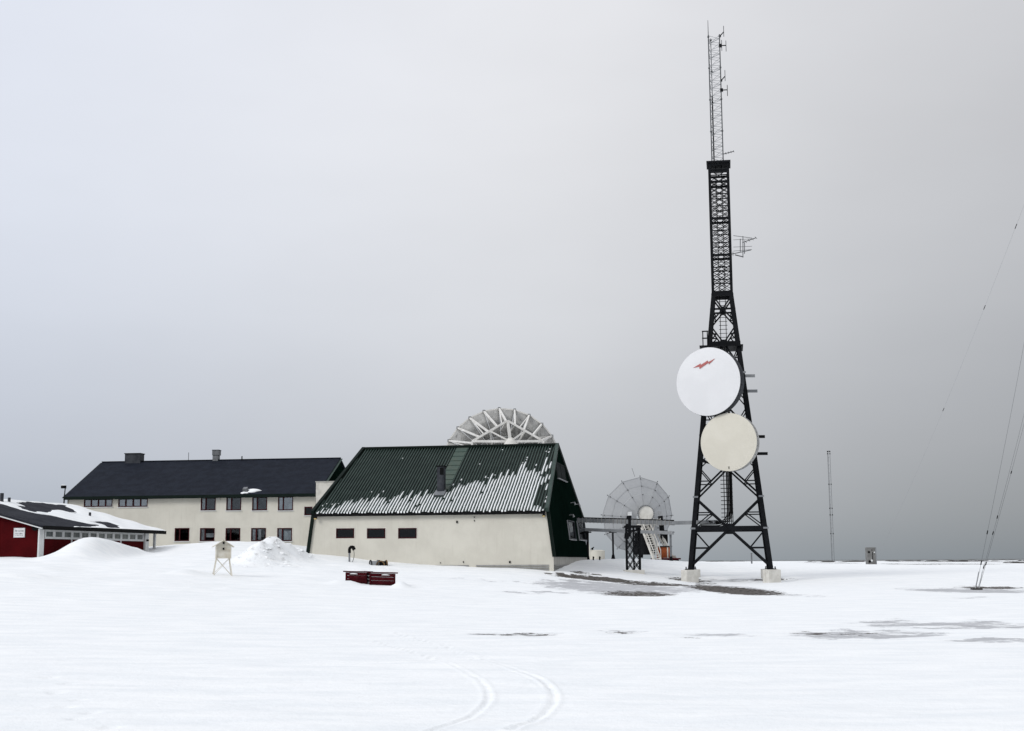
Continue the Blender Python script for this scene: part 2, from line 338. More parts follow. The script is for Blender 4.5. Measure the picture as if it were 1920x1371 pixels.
def gz(x, y):
    x = np.asarray(x, float); y = np.asarray(y, float)
    z = base_z(x, y)
    near = 1 - sstep(150, 240, y)
    left = sstep(6, -12, x) * sstep(30, 60, y) * (1 - sstep(100, 125, y))
    z = z + .07 * fbm(x * .22, y * .4) * near + .045 * fbm(x * .9, y * 1.5, 5) * near + .30 * fbm(x * .16 + 4, y * .16) * left + .12 * fbm(x * .6 + 8, y * .5) * left
    # the drift against the red cabin
    q = at(178, 1030, 87.5)
    dr = np.exp(-np.abs(((x - q[0] + .2) / 1.55)) ** 2.2) * np.exp(-np.abs((y - q[1]) / 4.2) ** 2.4)
    z = z + 1.30 * dr
    q = at(245, 1035, 92); z = z + .42 * np.exp(-np.abs((x - q[0]) / .8) ** 2.6) * np.exp(-np.abs((y - q[1]) / 3.) ** 2.4)
    # the ploughed heap between the buildings
    hp = 0
    for hx, hy, amp, rx, ry, pw in HEAPS: hp = hp + amp * bump2(x, y, hx, hy, rx, ry, .15, pw)
    rid = 1 - 2.6 * np.abs(fbm(x * .55 + 3, y * .45 + 1, 5))
    z = z + hp * (.62 + .42 * rid) + sstep(.06, .5, hp) * (.55 * fbm(x * 1.3, y * 1.1, 5) - .5 * np.abs(fbm(x * 1.6 + 5, y * 1.3, 4)) + .10)
    # small lumps
    for px, py, yy, r, hh in ((345, 1076, 72, .9, .26), (25, 1085, 60, 1.6, .3), (635, 1089, 70, .5, .22), (752, 1094, 69, .45, .32), (478, 1068, 84, .8, .3), (430, 1111, 58, .5, .10), (365, 1106, 58, .5, .09), (95, 1062, 74, 1.2, .16), (660, 1092, 70.2, .35, .16)):
        q = at(px, py, yy); z = z + hh * bump2(x, y, q[0], q[1], r, r * 1.6)
    # bank right of the green building
    q = at(1130, 1060, 100); z = z + .22 * bump2(x, y, q[0], q[1], 2.2, 4)
    # ruts
    m = (y > 9) & (y < 34) & (np.abs(x) < 8)
    if m.any():
        xs, ys = x[m], y[m]; add = np.zeros_like(xs)
        for T, dep, wd in TRACKS:
            d2 = np.full(xs.shape, 1e9)
            for a in T: d2 = np.minimum(d2, (xs - a[0]) ** 2 + (ys - a[1]) ** 2)
            d = np.sqrt(d2); add += -dep * np.exp(-(d / wd) ** 2) + dep * .45 * np.exp(-((d - wd * 2.0) / (wd * .75)) ** 2)
        z = z.copy(); z[m] += add
    m = (y > 10) & (y < 24) & (x < -3.5) & (x > -9)
    if m.any():
        xs, ys = x[m], y[m]; add = np.zeros_like(xs)
        for fx, fy in STEPS: add += -.035 * np.exp(-(((xs - fx) / .075) ** 2 + ((ys - fy) / .14) ** 2) ** 1.5)
        z = z.copy(); z[m] += add
    r = np.sqrt((x / 1.0) ** 2 + (np.maximum(y, 0)) ** 2)
    z = z - 9 * sstep(330, 520, np.maximum(np.abs(x) * 1.3, y)) - 9 * sstep(-40, -200, y)
    return z
def zg(x, y): return float(gz(A(x), A(y))[0])
def ground_hit(px, py):
    d = ray(px, py); ts = np.linspace(8, 300, 2400) / d[1]; P = EYE[None] + d[None] * ts[:, None]
    below = P[:, 2] < gz(P[:, 0], P[:, 1]); i = np.argmax(below) if below.any() else 1500
    return P[i]
def graded(segs):
    out = []
    for a, b, s in segs: out += list(np.arange(a, b, s))
    out.append(segs[-1][1]); return np.array(out)
gx = graded([(-600, -200, 40), (-200, -60, 7), (-60, -42, 1.2), (-42, -6.4, .26), (-6.4, -2.8, .065), (-2.8, .9, .024), (.9, 4, .1), (4, 22, .26), (22, 40, .4), (40, 70, 1.5), (70, 200, 8), (200, 600, 40)])
gy = graded([(-200, -20, 20), (-20, 10, 1.5), (10, 12, .2), (12, 22, .034), (22, 34, .16), (34, 112, .27), (112, 150, .7), (150, 250, 3), (250, 540, 12)])
XX, YY = np.meshgrid(gx, gy); x = XX.ravel(); y = YY.ravel(); z = gz(x, y)
def patch(px0, px1, py0, py1):
    a = ground_hit((px0 + px1) / 2, py1); b = ground_hit((px0 + px1) / 2, py0)
    l = ground_hit(px0, (py0 + py1) / 2); r = ground_hit(px1, (py0 + py1) / 2)
    cx, cy = (l[0] + r[0]) / 2, (a[1] + b[1]) / 2; rx = max(abs(r[0] - l[0]) / 2, .2); ry = max(abs(b[1] - a[1]) / 2, .35)
    d = np.sqrt(((x - cx) / rx) ** 2 + ((y - cy) / ry) ** 2); return 1 - sstep(.45, 1.35, d)
def field(lst):
    f = np.zeros_like(x)
    for a in lst: f = np.maximum(f, patch(*a[:4]) * (a[4] if len(a) > 4 else 1))
    return f
iceF = field([(1000, 1300, 1087, 1115), (1060, 1250, 1090, 1117), (1290, 1450, 1096, 1114), (930, 1080, 1106, 1114, .6), (1700, 1940, 1101, 1112), (1430, 1800, 1178, 1196, .75), (1580, 1960, 1160, 1180, .72), (1760, 1960, 1194, 1207, .66), (1480, 1700, 1188, 1203, .5), (870, 1070, 1184, 1193, .5), (1120, 1220, 1180, 1190, .5), (1250, 1500, 1186, 1194, .45), (1320, 1480, 1083, 1091, .5), (1440, 1560, 1112, 1120, .45), (1780, 1900, 1118, 1123, .5), (820, 1000, 1085, 1092, .35)])
graF = field([(1010, 1210, 1079, 1088), (1150, 1300, 1090, 1098, .9), (1315, 1450, 1096, 1117, 1.15), (1120, 1265, 1106, 1118, .9), (1250, 1330, 1083, 1091, .75), (1060, 1130, 1072, 1077, .7), (1790, 1930, 1098, 1104, .95), (880, 1060, 1186, 1192, .56), (1130, 1210, 1181, 1188, .5), (1390, 1500, 1084, 1090, .7), (1290, 1350, 1091, 1096, .6), (1440, 1700, 1181, 1189, .46), (1270, 1330, 1192, 1197, .5), (1660, 1760, 1056.5, 1059, .8), (1730, 1900, 1056.5, 1058.5, .75), (1520, 1600, 1054.5, 1056.5, .7), (1850, 1925, 1051.5, 1055, .9), (1670, 1800, 1052.5, 1054, .8)])
ok = (y > 8)
heap_greyF = np.clip(1.3 * bump2(x, y, HEAP[0] - .2, HEAP[1] - .5, 2.2, 3.0), 0, 1) * .6  # grey tone over the ploughed heap, broken up by noise in the material
z = z - .05 * np.clip(np.maximum(iceF, graF), 0, 1)
x_g, y_g, z_g = x.copy(), y.copy(), z.copy(); nx, ny = len(gx), len(gy); idx = np.arange(nx * ny).reshape(ny, nx)
quads = np.stack([idx[:-1, :-1], idx[:-1, 1:], idx[1:, 1:], idx[1:, :-1]], -1).reshape(-1, 4)
me = bpy.data.meshes.new('ground'); me.vertices.add(nx * ny); me.vertices.foreach_set('co', np.stack([x, y, z], -1).ravel())
me.loops.add(quads.size); me.polygons.add(len(quads)); me.loops.foreach_set('vertex_index', quads.ravel())
me.polygons.foreach_set('loop_start', np.arange(0, quads.size, 4)); me.polygons.foreach_set('loop_total', np.full(len(quads), 4))
me.polygons.foreach_set('use_smooth', np.ones(len(quads), bool)); me.update()
for nm, F in (('ice', iceF * ok), ('gravel', graF * ok), ('dirt', heap_greyF)):
    at_ = me.attributes.new(nm, 'FLOAT', 'POINT'); at_.data.foreach_set('value', F.astype(np.float32))
me.materials.append(MT['ground_snow'])
ground = bpy.data.objects.new('ground', me); col.objects.link(ground); tag(ground, 'snow covered ground with bare gravel and grey ice patches', kind='structure')
m = MB(); m.poly([A(-40000, -40000, -3), A(40000, -40000, -3), A(40000, 50000, -3), A(-40000, 50000, -3)])
tag(m.build('sea', 'water'), 'dark grey sea on the horizon', kind='structure')

# ------------------------------------------------------------------ walls with openings, windows
class Plane:
    """a wall plane: origin O, u along the wall, w along its height, n outwards"""
    def __init__(s, O, u, w=(0, 0, 1)):
        s.O = np.asarray(O, float); s.u = unit(u); s.w = unit(w); s.n = unit(np.cross(s.u, s.w))
    def P(s, a, b, d=0.0): return s.O + s.u * a + s.w * b + s.n * d
    def px(s, px, py):
        h = hit(px, py, s.O, s.n) - s.O; return h @ s.u, h @ s.w
    def rect(s, x0, y0, x1, y1):
        a, b = s.px(x0, y1); c, d = s.px(x1, y0); return [a, b, c, d]
def wall_with_holes(pl, u0, u1, w0, w1, holes, depth=.14):
    us = sorted({u0, u1, *[h[0] for h in holes], *[h[2] for h in holes]}); ws = sorted({w0, w1, *[h[1] for h in holes], *[h[3] for h in holes]})
    us = [a for a in us if u0 - 1e-6 <= a <= u1 + 1e-6]; ws = [a for a in ws if w0 - 1e-6 <= a <= w1 + 1e-6]
    m = MB()
    for a, b in zip(us[:-1], us[1:]):
        for c, d in zip(ws[:-1], ws[1:]):
            mu, mw = (a + b) / 2, (c + d) / 2
            if any(h[0] < mu < h[2] and h[1] < mw < h[3] for h in holes): continue
            m.poly([pl.P(a, c), pl.P(b, c), pl.P(b, d), pl.P(a, d)])
    for h in holes:
        p = [(h[0], h[1]), (h[2], h[1]), (h[2], h[3]), (h[0], h[3])]
        for i in range(4):
            a, b = p[i], p[(i + 1) % 4]; m.poly([pl.P(*a), pl.P(*a, -depth), pl.P(*b, -depth), pl.P(*b)])
    return m
def window(pl, h, parent, fr='red_frame', fw=.085, mull=(), pane='pane', curtain=None, sill=True, trim=True, depth=.14, name='window'):
    u0, w0, u1, w1 = h; m = MB(); dm = -.045
    def member(a, b, c, d): m.hexa([pl.P(a, b, -.10), pl.P(c, b, -.10), pl.P(c, b, .012), pl.P(a, b, .012), pl.P(a, d, -.10), pl.P(c, d, -.10), pl.P(c, d, .012), pl.P(a, d, .012)])
    e = .004
    member(u0 + e, w0 + e, u1 - e, w0 + fw); member(u0 + e, w1 - fw, u1 - e, w1 - e)
    member(u0 + e, w0 + fw, u0 + fw, w1 - fw); member(u1 - fw, w0 + fw, u1 - e, w1 - fw)
    cuts = [u0 + fw]
    for f in mull:
        c = u0 + (u1 - u0) * f; member(c - fw * .55, w0 + fw, c + fw * .55, w1 - fw); cuts += [c - fw * .55, c + fw * .55]
    cuts.append(u1 - fw); win = m.build(name, fr, parent)
    for i in range(0, len(cuts), 2):
        a, b = cuts[i], cuts[i + 1]; q = MB(); q.slab([pl.P(a - .01, w0 + fw - .01, -.05), pl.P(b + .01, w0 + fw - .01, -.05), pl.P(b + .01, w1 - fw + .01, -.05), pl.P(a - .01, w1 - fw + .01, -.05)], .008)
        q.build('pane', pane, win)
        if curtain and curtain[i // 2 % len(curtain)]:
            k = curtain[i // 2 % len(curtain)]; cm = MB(); nseg = 7
            ca, cb, lo, hi = a + (b - a) * k[0], a + (b - a) * k[1], w0 + (w1 - w0) * k[2], w0 + (w1 - w0) * k[3]
            for j in range(nseg):
                s0, s1 = ca + (cb - ca) * j / nseg, ca + (cb - ca) * (j + 1) / nseg; d0, d1 = (-.075, -.10) if j % 2 else (-.10, -.075)
                cm.poly([pl.P(s0, lo, d0), pl.P(s1, lo, d1), pl.P(s1, hi, d1), pl.P(s0, hi, d0)])
            cm.build('curtain', 'curtain', win)
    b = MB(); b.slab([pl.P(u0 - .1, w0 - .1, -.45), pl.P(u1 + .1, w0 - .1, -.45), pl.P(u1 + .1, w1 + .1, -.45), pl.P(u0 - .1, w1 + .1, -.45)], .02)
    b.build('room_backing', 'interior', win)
    if sill:
        q = MB(); q.box(pl.P((u0 + u1) / 2, w0 - .03, .03), (u1 - u0 + .1, .10, .05), pl.u, pl.n, pl.w); q.build('sill', 'white_trim', win)
    if trim:
        q = MB(); t = .045
        for a, b_, c, d in ((u0 - t, w1, u1 + t, w1 + t), (u0 - t, w0, u0, w1), (u1, w0, u1 + t, w1)):
            q.box(pl.P((a + c) / 2, (b_ + d) / 2, .008), (c - a, .022, d - b_), pl.u, pl.n, pl.w)
        q.build('window_trim', 'cream_trim', win)
    return win

# ================================================================== GREEN-ROOFED BUILDING
a_ = .168; GE = A(math.cos(a_), -math.sin(a_), 0); GV = A(math.sin(a_), math.cos(a_), 0)
GO = A(2.705, 90.0, 0); GL, GK, ZB, ZE, ZR, GM = 17.097, .128, 1.908, 5.02, 10.1, 10.0
def GP(u, v, zz): return GO + GE * u + GV * v + A(0, 0, zz)
def gr(zz): return -GK * (zz - ZB)
hall = thing('station_hall', GP(-GL / 2, GM, .3), 'cream station hall with steep ribbed green metal roof partly covered in snow', 'building')
FW = Plane(GP(-GL, 0, 0), GE)                                   # front wall, u from the left base corner
zb0 = .55
holes = [FW.rect(*r) for r in ((630, 990.5, 664.5, 1009.5), (688, 990.5, 723, 1010), (746.5, 990, 781.5, 1010))]
e0, e1 = GK * (ZE - ZB), GL - GK * (ZE - ZB)
m = wall_with_holes(FW, e0, e1, zb0, ZE, holes)
m.poly([FW.P(-GK * (ZB - zb0) * 0, zb0), FW.P(e0, zb0), FW.P(e0, ZE), FW.P(0, ZB)]); m.poly([FW.P(e1, zb0), FW.P(GL, zb0), FW.P(GL, ZB), FW.P(e1, ZE)])
m.build('front_wall', 'cream', hall)
for h in holes: window(FW, h, hall, 'red_frame', .07, (), 'pane_dark', None, False)
# gable ends (green cladding over a cream plinth), lean inwards
for side in (0, 1):
    U = (lambda zz: gr(zz)) if side else (lambda zz: -GL - gr(zz))
    s = 1 if side else -1; o = .05 * s
    m = MB(); pts = [GP(U(ZB) + o, -.02, ZB), GP(U(ZB) + o, 2 * GM, ZB), GP(U(ZE) + o, 2 * GM, ZE), GP(U(ZR) + o, GM, ZR), GP(U(ZE) + o, 0, ZE)]
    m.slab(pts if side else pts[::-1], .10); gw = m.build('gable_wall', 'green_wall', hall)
    m = MB(); q = [GP(U(ZB) - .02 * s, .05, zb0), GP(U(ZB) - .02 * s, 2 * GM, zb0), GP(U(ZB) - .02 * s, 2 * GM, ZB), GP(U(ZB) - .02 * s, .05, ZB)]
    m.slab(q if side else q[::-1], .2); m.build('plinth', 'plinth', hall)
    # verge and corner trims
    m = MB(); m.bar(GP(U(ZE) + .04 * s, -.06, ZE - .02), GP(U(ZB) + .04 * s, -.06, ZB), .22, .16, GV); m.build('corner_trim', 'green_dark', hall)
    for j in (0, 1):
        ve, vr = (-.30, GM) if j == 0 else (2 * GM + .3, GM); slope = (ZR - ZE) / GM
        m = MB(); m.bar(GP(U(ZE) + .02 * s, ve, ZE - .3 * slope + .16), GP(U(ZR) + .02 * s, vr, ZR + .16), .30, .22, GE); m.build('verge_trim', 'green_rib' if j == 0 and side else 'green_dark', hall)
m = MB(); m.poly([GP(-GL, 2 * GM, zb0), GP(0, 2 * GM, zb0), GP(0, 2 * GM, ZB), GP(gr(ZE), 2 * GM, ZE), GP(-GL - gr(ZE), 2 * GM, ZE), GP(-GL, 2 * GM, ZB)]); m.build('rear_wall', 'cream', hall)
# roof pans
slope = (ZR - ZE) / GM; th = .10
def RP(u, t, d=0.0, back=False):     # t: 0 eave (overhang) .. 1 ridge ; d above pan
    v = -.30 + t * (GM + .30); zz = ZE + .10 + slope * v; nn = unit(A(0, 0, 1) - GV * slope)
    if back: v = 2 * GM - v; nn = unit(A(0, 0, 1) + GV * slope)
    return GP(u, v, zz) + nn * d
def edge(t, s): 
    zz = ZE + (ZR - ZE) * max(t, 0); return (gr(zz) - .12) if s else (-GL - gr(zz) + .12)
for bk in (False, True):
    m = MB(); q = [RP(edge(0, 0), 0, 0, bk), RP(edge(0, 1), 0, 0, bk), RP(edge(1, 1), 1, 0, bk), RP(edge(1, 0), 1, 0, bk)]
    m.slab(q if not bk else q[::-1], th); m.build('roof_pan', 'green_pan_shaded', hall)
m = MB(); m.bar(RP(edge(1, 0) - .1, 1, .10), RP(edge(1, 1) + .1, 1, .10), .36, .16); m.build('ridge_cap', 'green_dark', hall)
m = MB(); m.bar(RP(edge(0, 0), 0, -.06) - A(0, 0, .06), RP(edge(0, 1), 0, -.06) - A(0, 0, .06), .06, .22); m.build('eave_trim', 'black_trim', hall)
GN = unit(np.cross(RP(1, 0) - RP(0, 0), RP(0, 1) - RP(0, 0)))
def roof_ut(px, py):
    p = hit(px, py, RP(0, 0, .05), GN) - GO; return p @ GE, (p @ GV + .30) / (GM + .30)
ua, _ = roof_ut(858, 846); ub, _ = roof_ut(872, 846); ua -= .18; ub += .12     # flat panel strip
uv, tv = roof_ut(827, 921)
pitch = .212; us = np.arange(edge(0, 0) + .12, edge(0, 1), pitch); RW, RH = .058, .085
def tmax(u):      # ribs stop where the leaning verge cuts them
    for s in (0, 1):
        e_0, e_1 = edge(0, s), edge(1, s)
        if (s == 0 and u < e_1) or (s == 1 and u > e_1): return (u - e_0) / (e_1 - e_0)
    return 1.0
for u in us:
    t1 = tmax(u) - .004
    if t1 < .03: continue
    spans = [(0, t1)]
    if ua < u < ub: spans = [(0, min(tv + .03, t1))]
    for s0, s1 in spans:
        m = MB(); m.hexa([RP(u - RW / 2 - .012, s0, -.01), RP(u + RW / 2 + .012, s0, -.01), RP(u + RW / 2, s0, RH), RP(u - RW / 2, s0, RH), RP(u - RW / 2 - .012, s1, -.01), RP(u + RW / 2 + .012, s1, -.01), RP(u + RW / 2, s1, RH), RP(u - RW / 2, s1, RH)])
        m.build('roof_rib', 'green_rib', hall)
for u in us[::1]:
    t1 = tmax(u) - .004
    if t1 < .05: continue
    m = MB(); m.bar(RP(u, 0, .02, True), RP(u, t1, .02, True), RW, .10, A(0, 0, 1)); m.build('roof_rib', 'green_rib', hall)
nrow = 9; ts = np.linspace(tv + .02, .985, nrow + 1)
for i in range(nrow):
    m = MB(); m.slab([RP(ua, ts[i], .1), RP(ub, ts[i], .1), RP(ub, ts[i + 1] - .006, .085), RP(ua, ts[i + 1] - .006, .085)], .09); m.build('flat_panel', 'green_panel', hall)
# flue
fb = RP(uv, tv, -.2); zt = 2.0
m = MB(); m.box(fb + A(0, 0, .95), (.5, .62, 2.0), GE, GV); fl = m.build('flue', 'chimney', hall, bevel=.02)
m = MB(); m.box(fb + A(0, 0, 1.62) + GE * .1 - GV * .315, (.28, .02, .5), GE, GV); m.build('louvre', 'black_trim', fl)
m = MB(); m.box(fb + A(0, 0, 1.98), (.6, .74, .07), GE, GV); m.build('flue_cap', 'black_trim', fl)
m = MB(); m.box(RP(uv, tv - .03, .10), (.75, .9, .06), GE, unit(GV + A(0, 0, slope)), GN); m.build('flashing', 'vent_metal', fl)
# snow lying in the roof pans
prof = np.array([[edge(0, 0), .06]] + [[roof_ut(px, py)[0], roof_ut(px, py)[1]] for px, py in ((625, 945), (668, 936), (700, 929), (760, 925), (805, 916), (860, 905), (905, 897), (940, 888), (975, 876), (1000, 871), (1012, 866))] + [[edge(0, 1), .80]])
m = MB()
for i in range(len(us) - 1):
    u0, u1 = us[i] + RW / 2 + .014, us[i + 1] - RW / 2 - .014; uc = (u0 + u1) / 2
    tm = tmax(uc) - .02
    sv = uc
    ttop = 0
    for t in np.linspace(0, .9, 60):      # the profile is given at the place it is seen, so walk up the pan
        if t <= np.interp(uc, prof[:, 0], prof[:, 1]): ttop = t
    ttop = min(ttop * random.uniform(.78, 1.10) * (1 + .35 * float(fbm(A(uc * .55), A(3.3))[0])) + random.uniform(-.03, .02), tm)
    segs = [(0.004, ttop)]
    r = random.random()
    if r < .12:
        c = random.uniform(.25, .9) * ttop; segs = [(0.004, c - .012), (c + .012, ttop)]
    if random.random() < .2 and ttop + .12 < tm: 
        c = ttop + random.uniform(.04, .10); segs.append((c, c + random.uniform(.008, .03)))
    if random.random() < .12: c = random.uniform(ttop, .95); segs.append((c, c + .012))
    if uc > edge(0, 1) - .95 and random.random() < .7: segs = [(.0, ttop * .10), (ttop * .55, ttop * .72), (ttop * .85, ttop)]
    if abs(uc - uv) < .35: segs = [(0.004, tv - .075)]
    for s0, s1 in segs:
        if s1 - s0 < .006 or s1 > tm + .03: continue
        n_ = max(2, int((s1 - s0) * 26)); rows = []
        for k in range(n_ + 1):
            t = s0 + (s1 - s0) * k / n_; taper = min(1, (s1 - t) / .09 + .12) * min(1, (t - s0) / .01 + .5)
            hh = (.050 + .03 * random.random()) * taper + .004; j = random.uniform(-.012, .012); ww = 1 if t < s1 - .02 else .7
            cu = uc + j; hw = (u1 - u0) / 2 * ww * random.uniform(.92, 1.0)
            rows.append([RP(cu - hw, t, .003), RP(cu - hw * .6, t, hh), RP(cu + hw * .6, t, hh), RP(cu + hw, t, .003)])
        vs = [p for r_ in rows for p in r_]; fs = []
        for k in range(n_):
            for c in range(3): fs.append((4 * k + c, 4 * k + c + 1, 4 * k + c + 5, 4 * k + c + 4))
        fs += [(3, 2, 1, 0), tuple(4 * n_ + c for c in range(4))]; m.add(vs, fs, True)
    # icicles and snow lips at the pan ends
    if ttop > .03 and random.random() < .6:
        p = RP(uc, .0, .02); m.box(p - GV * .02, (random.uniform(.06, .13), .05, random.uniform(.06, .16)), GE, GV)
m.build('roof_snow', 'snow', hall, kind='stuff', label='white snow lying between the roof ribs')
# wall lamps at the eave corners, small fittings
def wall_lamp(pl, px, py, parent, r=.13):
    u, ww = pl.px(px, py); m = MB(); m.cyl(pl.P(u, ww + .06, 0), pl.P(u, ww + .02, .32), .045, 8); m.cyl(pl.P(u, ww + .10, .26), pl.P(u, ww - .02, .32), .06, 12, r); l = m.build('wall_lamp', 'black_trim', parent)
    m = MB(); m.cyl(pl.P(u, ww - .02, .32), pl.P(u, ww - .09, .33), r * .8, 12, r * .55); m.build('lamp_lens', 'lamp_glass', l)
wall_lamp(FW, 594, 972, hall); wall_lamp(FW, 1021, 967, hall)
for px, py, sw, sh in ((857, 979, .1, .16), (889.5, 970, .05, .08), (889.5, 976.5, .05, .08), (826, 1055.5, .05, .06), (869, 1054, .05, .1), (956, 1054, .1, .14)):
    u, ww = FW.px(px, py); m = MB(); m.box(FW.P(u, ww, .03), (sw, .07, sh), GE, FW.n); m.build('wall_fitting', 'black_trim', hall)
# louvred skirting at the foot of the front and gable walls
def skirt(pl, u0, u1, w0, w1, nsl):
    for i in range(nsl):
        c = w0 + (w1 - w0) * (i + .5) / nsl; m = MB(); hh = (w1 - w0) / nsl * .62; m.hexa([pl.P(u0, c - hh / 2, .0), pl.P(u1, c - hh / 2, .0), pl.P(u1, c - hh / 2, .07), pl.P(u0, c - hh / 2, .07), pl.P(u0, c + hh / 2, .0), pl.P(u1, c + hh / 2, .0), pl.P(u1, c + hh / 2, .025), pl.P(u0, c + hh / 2, .025)])
        m.build('skirting_slat', 'skirt', hall)
top_w = FW.px(960, 1058.5)[1]
skirt(FW, FW.px(738, 1060)[0], FW.px(879, 1060)[0], .75, top_w, 5); skirt(FW, FW.px(893, 1060)[0], FW.px(1029, 1060)[0], .6, top_w, 6)
RW_ = Plane(GP(-.02, 0, 0), GV)      # right plinth plane (u = depth)
skirt(RW_, .35, 8.5, .6, top_w - .02, 6)
# gable details on the leaning wall
gw_w = unit(A(0, 0, 1) - GE * GK); GW = Plane(GP(gr(ZB) + .06, 0, ZB), GV, gw_w)
def gable_rect(x0, y0, x1, y1): return GW.rect(x0, y0, x1, y1)
h = gable_rect(1043.5, 878, 1056, 897)
u0, w0 = GW.px(1045, 896); u1, w1 = GW.px(1057, 874)
m = MB()
for a, b, c, d in ((u0, w0, u1, w0 + .09), (u0, w1 - .09, u1, w1), (u0, w0 + .09, u0 + .12, w1 - .09), (u1 - .12, w0 + .09, u1, w1 - .09), ((u0 + u1) / 2 - .05, w0 + .09, (u0 + u1) / 2 + .05, w1 - .09)):
    m.box(GW.P((a + c) / 2, (b + d) / 2, .03), (c - a, .07, d - b), GW.u, GW.n, GW.w)
gwn = m.build('gable_window', 'gable_window_grey', hall)
m = MB(); m.slab([GW.P(u0 + .1, w0 + .08, .03), GW.P(u1 - .1, w0 + .08, .03), GW.P(u1 - .1, w1 - .08, .03), GW.P(u0 + .1, w1 - .08, .03)], .02); m.build('pane', 'gable_window_grey', gwn)
m = MB(); m.box(GW.P((u0 + u1) / 2, w0 - .05, .08), (u1 - u0 + .3, .12, .05), GW.u, GW.n, GW.w); m.build('sill', 'galv', gwn)
for x0, y0, x1, y1 in ((1067.5, 978, 1074, 1011), (1085.5, 980, 1094, 1012)):
    u0, w0 = GW.px(x0, y1); u1, w1 = GW.px(x1, y0); m = MB(); t = .07
    for a, b, c, d in ((u0, w0, u0 + t, w1), (u1 - t, w0, u1, w1), (u0 + t, w0, u1 - t, w0 + t), (u0 + t, w1 - t, u1 - t, w1)):
        m.box(GW.P((a + c) / 2, (b + d) / 2, .07), (c - a, .10, d - b), GW.u, GW.n, GW.w)
    dw = m.build('gable_window', 'chimney', hall)
    m = MB(); m.box(GW.P(u0 - .03, (w0 + w1) / 2, .05), (.07, .08, w1 - w0), GW.u, GW.n, GW.w); m.box(GW.P((u0 + u1) / 2, w0 - .04, .06), (u1 - u0 + .2, .1, .06), GW.u, GW.n, GW.w); m.build('sill', 'galv', dw)
    m = MB(); m.slab([GW.P(u0 + t, w0 + t, .03), GW.P(u1 - t, w0 + t, .03), GW.P(u1 - t, w1 - t, .03), GW.P(u0 + t, w1 - t, .03)], .02); m.build('pane', 'pane_dark', dw)
for px, py in ((1070, 943), (1079, 946), (1067, 966)):
    u, ww = GW.px(px, py); m = MB(); m.cyl(GW.P(u, ww, 0), GW.P(u, ww, .3), .03, 6); m.cyl(GW.P(u, ww + .02, .28), GW.P(u, ww - .2, .34), .05, 8, .09); m.build('wall_hook', 'galv', hall)

# ================================================================== LEFT TWO-STOREY BUILDING
b_ = .137; HE = A(math.cos(b_), -math.sin(b_), 0); HV = A(math.sin(b_), math.cos(b_), 0); HO = A(-15.79, 108., 0); HL, HZE, HZR, HM = 21.32, 7.12, 10.33, 6.6
def HP(u, v, zz): return HO + HE * u + HV * v + A(0, 0, zz)
house = thing('lodging_house', HP(-HL / 2, HM, 2.2), 'long two-storey cream house with dark blue-black pitched roof behind snowbanks', 'building')
HW = Plane(HP(-HL, 0, 0), HE)
wins = []
for r, ml in (((157, 932.5, 211.5, 951), (.25, .5, .75)), ((221.5, 932.5, 277.5, 951), (.25, .5, .75))): wins.append((HW.rect(*r), ml, 'pane_bright', [None, (.1, .8, .1, .6), (.2, .9, .1, .7), (.1, .6, .1, .8)] if r[0] > 200 else None))
for i, x0 in enumerate((376, 424, 472.5, 521)): wins.append((HW.rect(x0, 931, x0 + 29, 957.5), (.34,), 'pane' if i < 3 else 'pane_bright', [(.0, 1, .08, .95), None] if i < 3 else [(.0, 1, .08, .95), (.55, 1, .1, .5)]))
for i, x0 in enumerate((327, 374.5, 422.5, 470.5, 519.5)): wins.append((HW.rect(x0, 990, x0 + 28.5, 1015), (.34,), ['pane_dark', 'pane', 'pane_dark', 'pane', 'pane'][i], [(.0, 1, .08, .95), [(.0, 1, .62, .95), (.0, 1, .3, .6), (.5, 1, .6, .95), (.15, .5, .1, .9), (.1, .95, .1, .8)][i]]))
wins.append((HW.rect(570.5, 950, 586, 966.5), (), 'pane_dark', None))
m = wall_with_holes(HW, 0, HL, 1.5, HZE, [q[0] for q in wins]); m.build('front_wall', 'cream', house)
for h, ml, pn, cu in wins: window(HW, h, house, 'red_frame', .085, ml, pn, cu, depth=.14)
for s in (0, 1):
    u = -HL if s == 0 else 0; m = MB(); pts = [HP(u, 0, 1.5), HP(u, 2 * HM, 1.5), HP(u, 2 * HM, HZE), HP(u, HM, HZR), HP(u, 0, HZE)]
    m.slab(pts if s else pts[::-1], .15); m.build('end_wall', 'green_wall' if s else 'cream', house)
m = MB(); m.poly([HP(-HL, 2 * HM, 1.5), HP(0, 2 * HM, 1.5), HP(0, 2 * HM, HZE), HP(-HL, 2 * HM, HZE)]); m.build('rear_wall', 'cream', house)
hs = (HZR - HZE) / HM
def HR(u, v, d=0.0, bk=False):
    zz = HZE + .06 + hs * v; nn = unit(A(0, 0, 1) - HV * hs)
    if bk: v = 2 * HM - v; nn = unit(A(0, 0, 1) + HV * hs)
    return HP(u, v, zz) + nn * d
for bk in (False, True):
    q = [HR(-HL - .12, -.35, .12, bk), HR(.12, -.35, .12, bk), HR(.12, HM, .12, bk), HR(-HL - .12, HM, .12, bk)]
    m = MB(); m.slab(q if not bk else q[::-1], .14); rf = m.build('roof', 'roof_blue', house)
    if not bk: hroof = rf
m = MB(); m.bar(HR(-HL - .14, -.40, .0), HR(.14, -.40, .0), .10, .26); m.build('eave_gutter', 'green_dark', house)
m = MB(); m.bar(HR(.14, -.36, .02), HR(.14, HM, .02), .05, .30, HE); m.build('verge_board', 'green_rib', house)
m = MB(); m.bar(HR(-HL - .14, -.36, .02), HR(-HL - .14, HM, .02), .05, .30, HE); m.build('verge_board', 'green_dark', house)
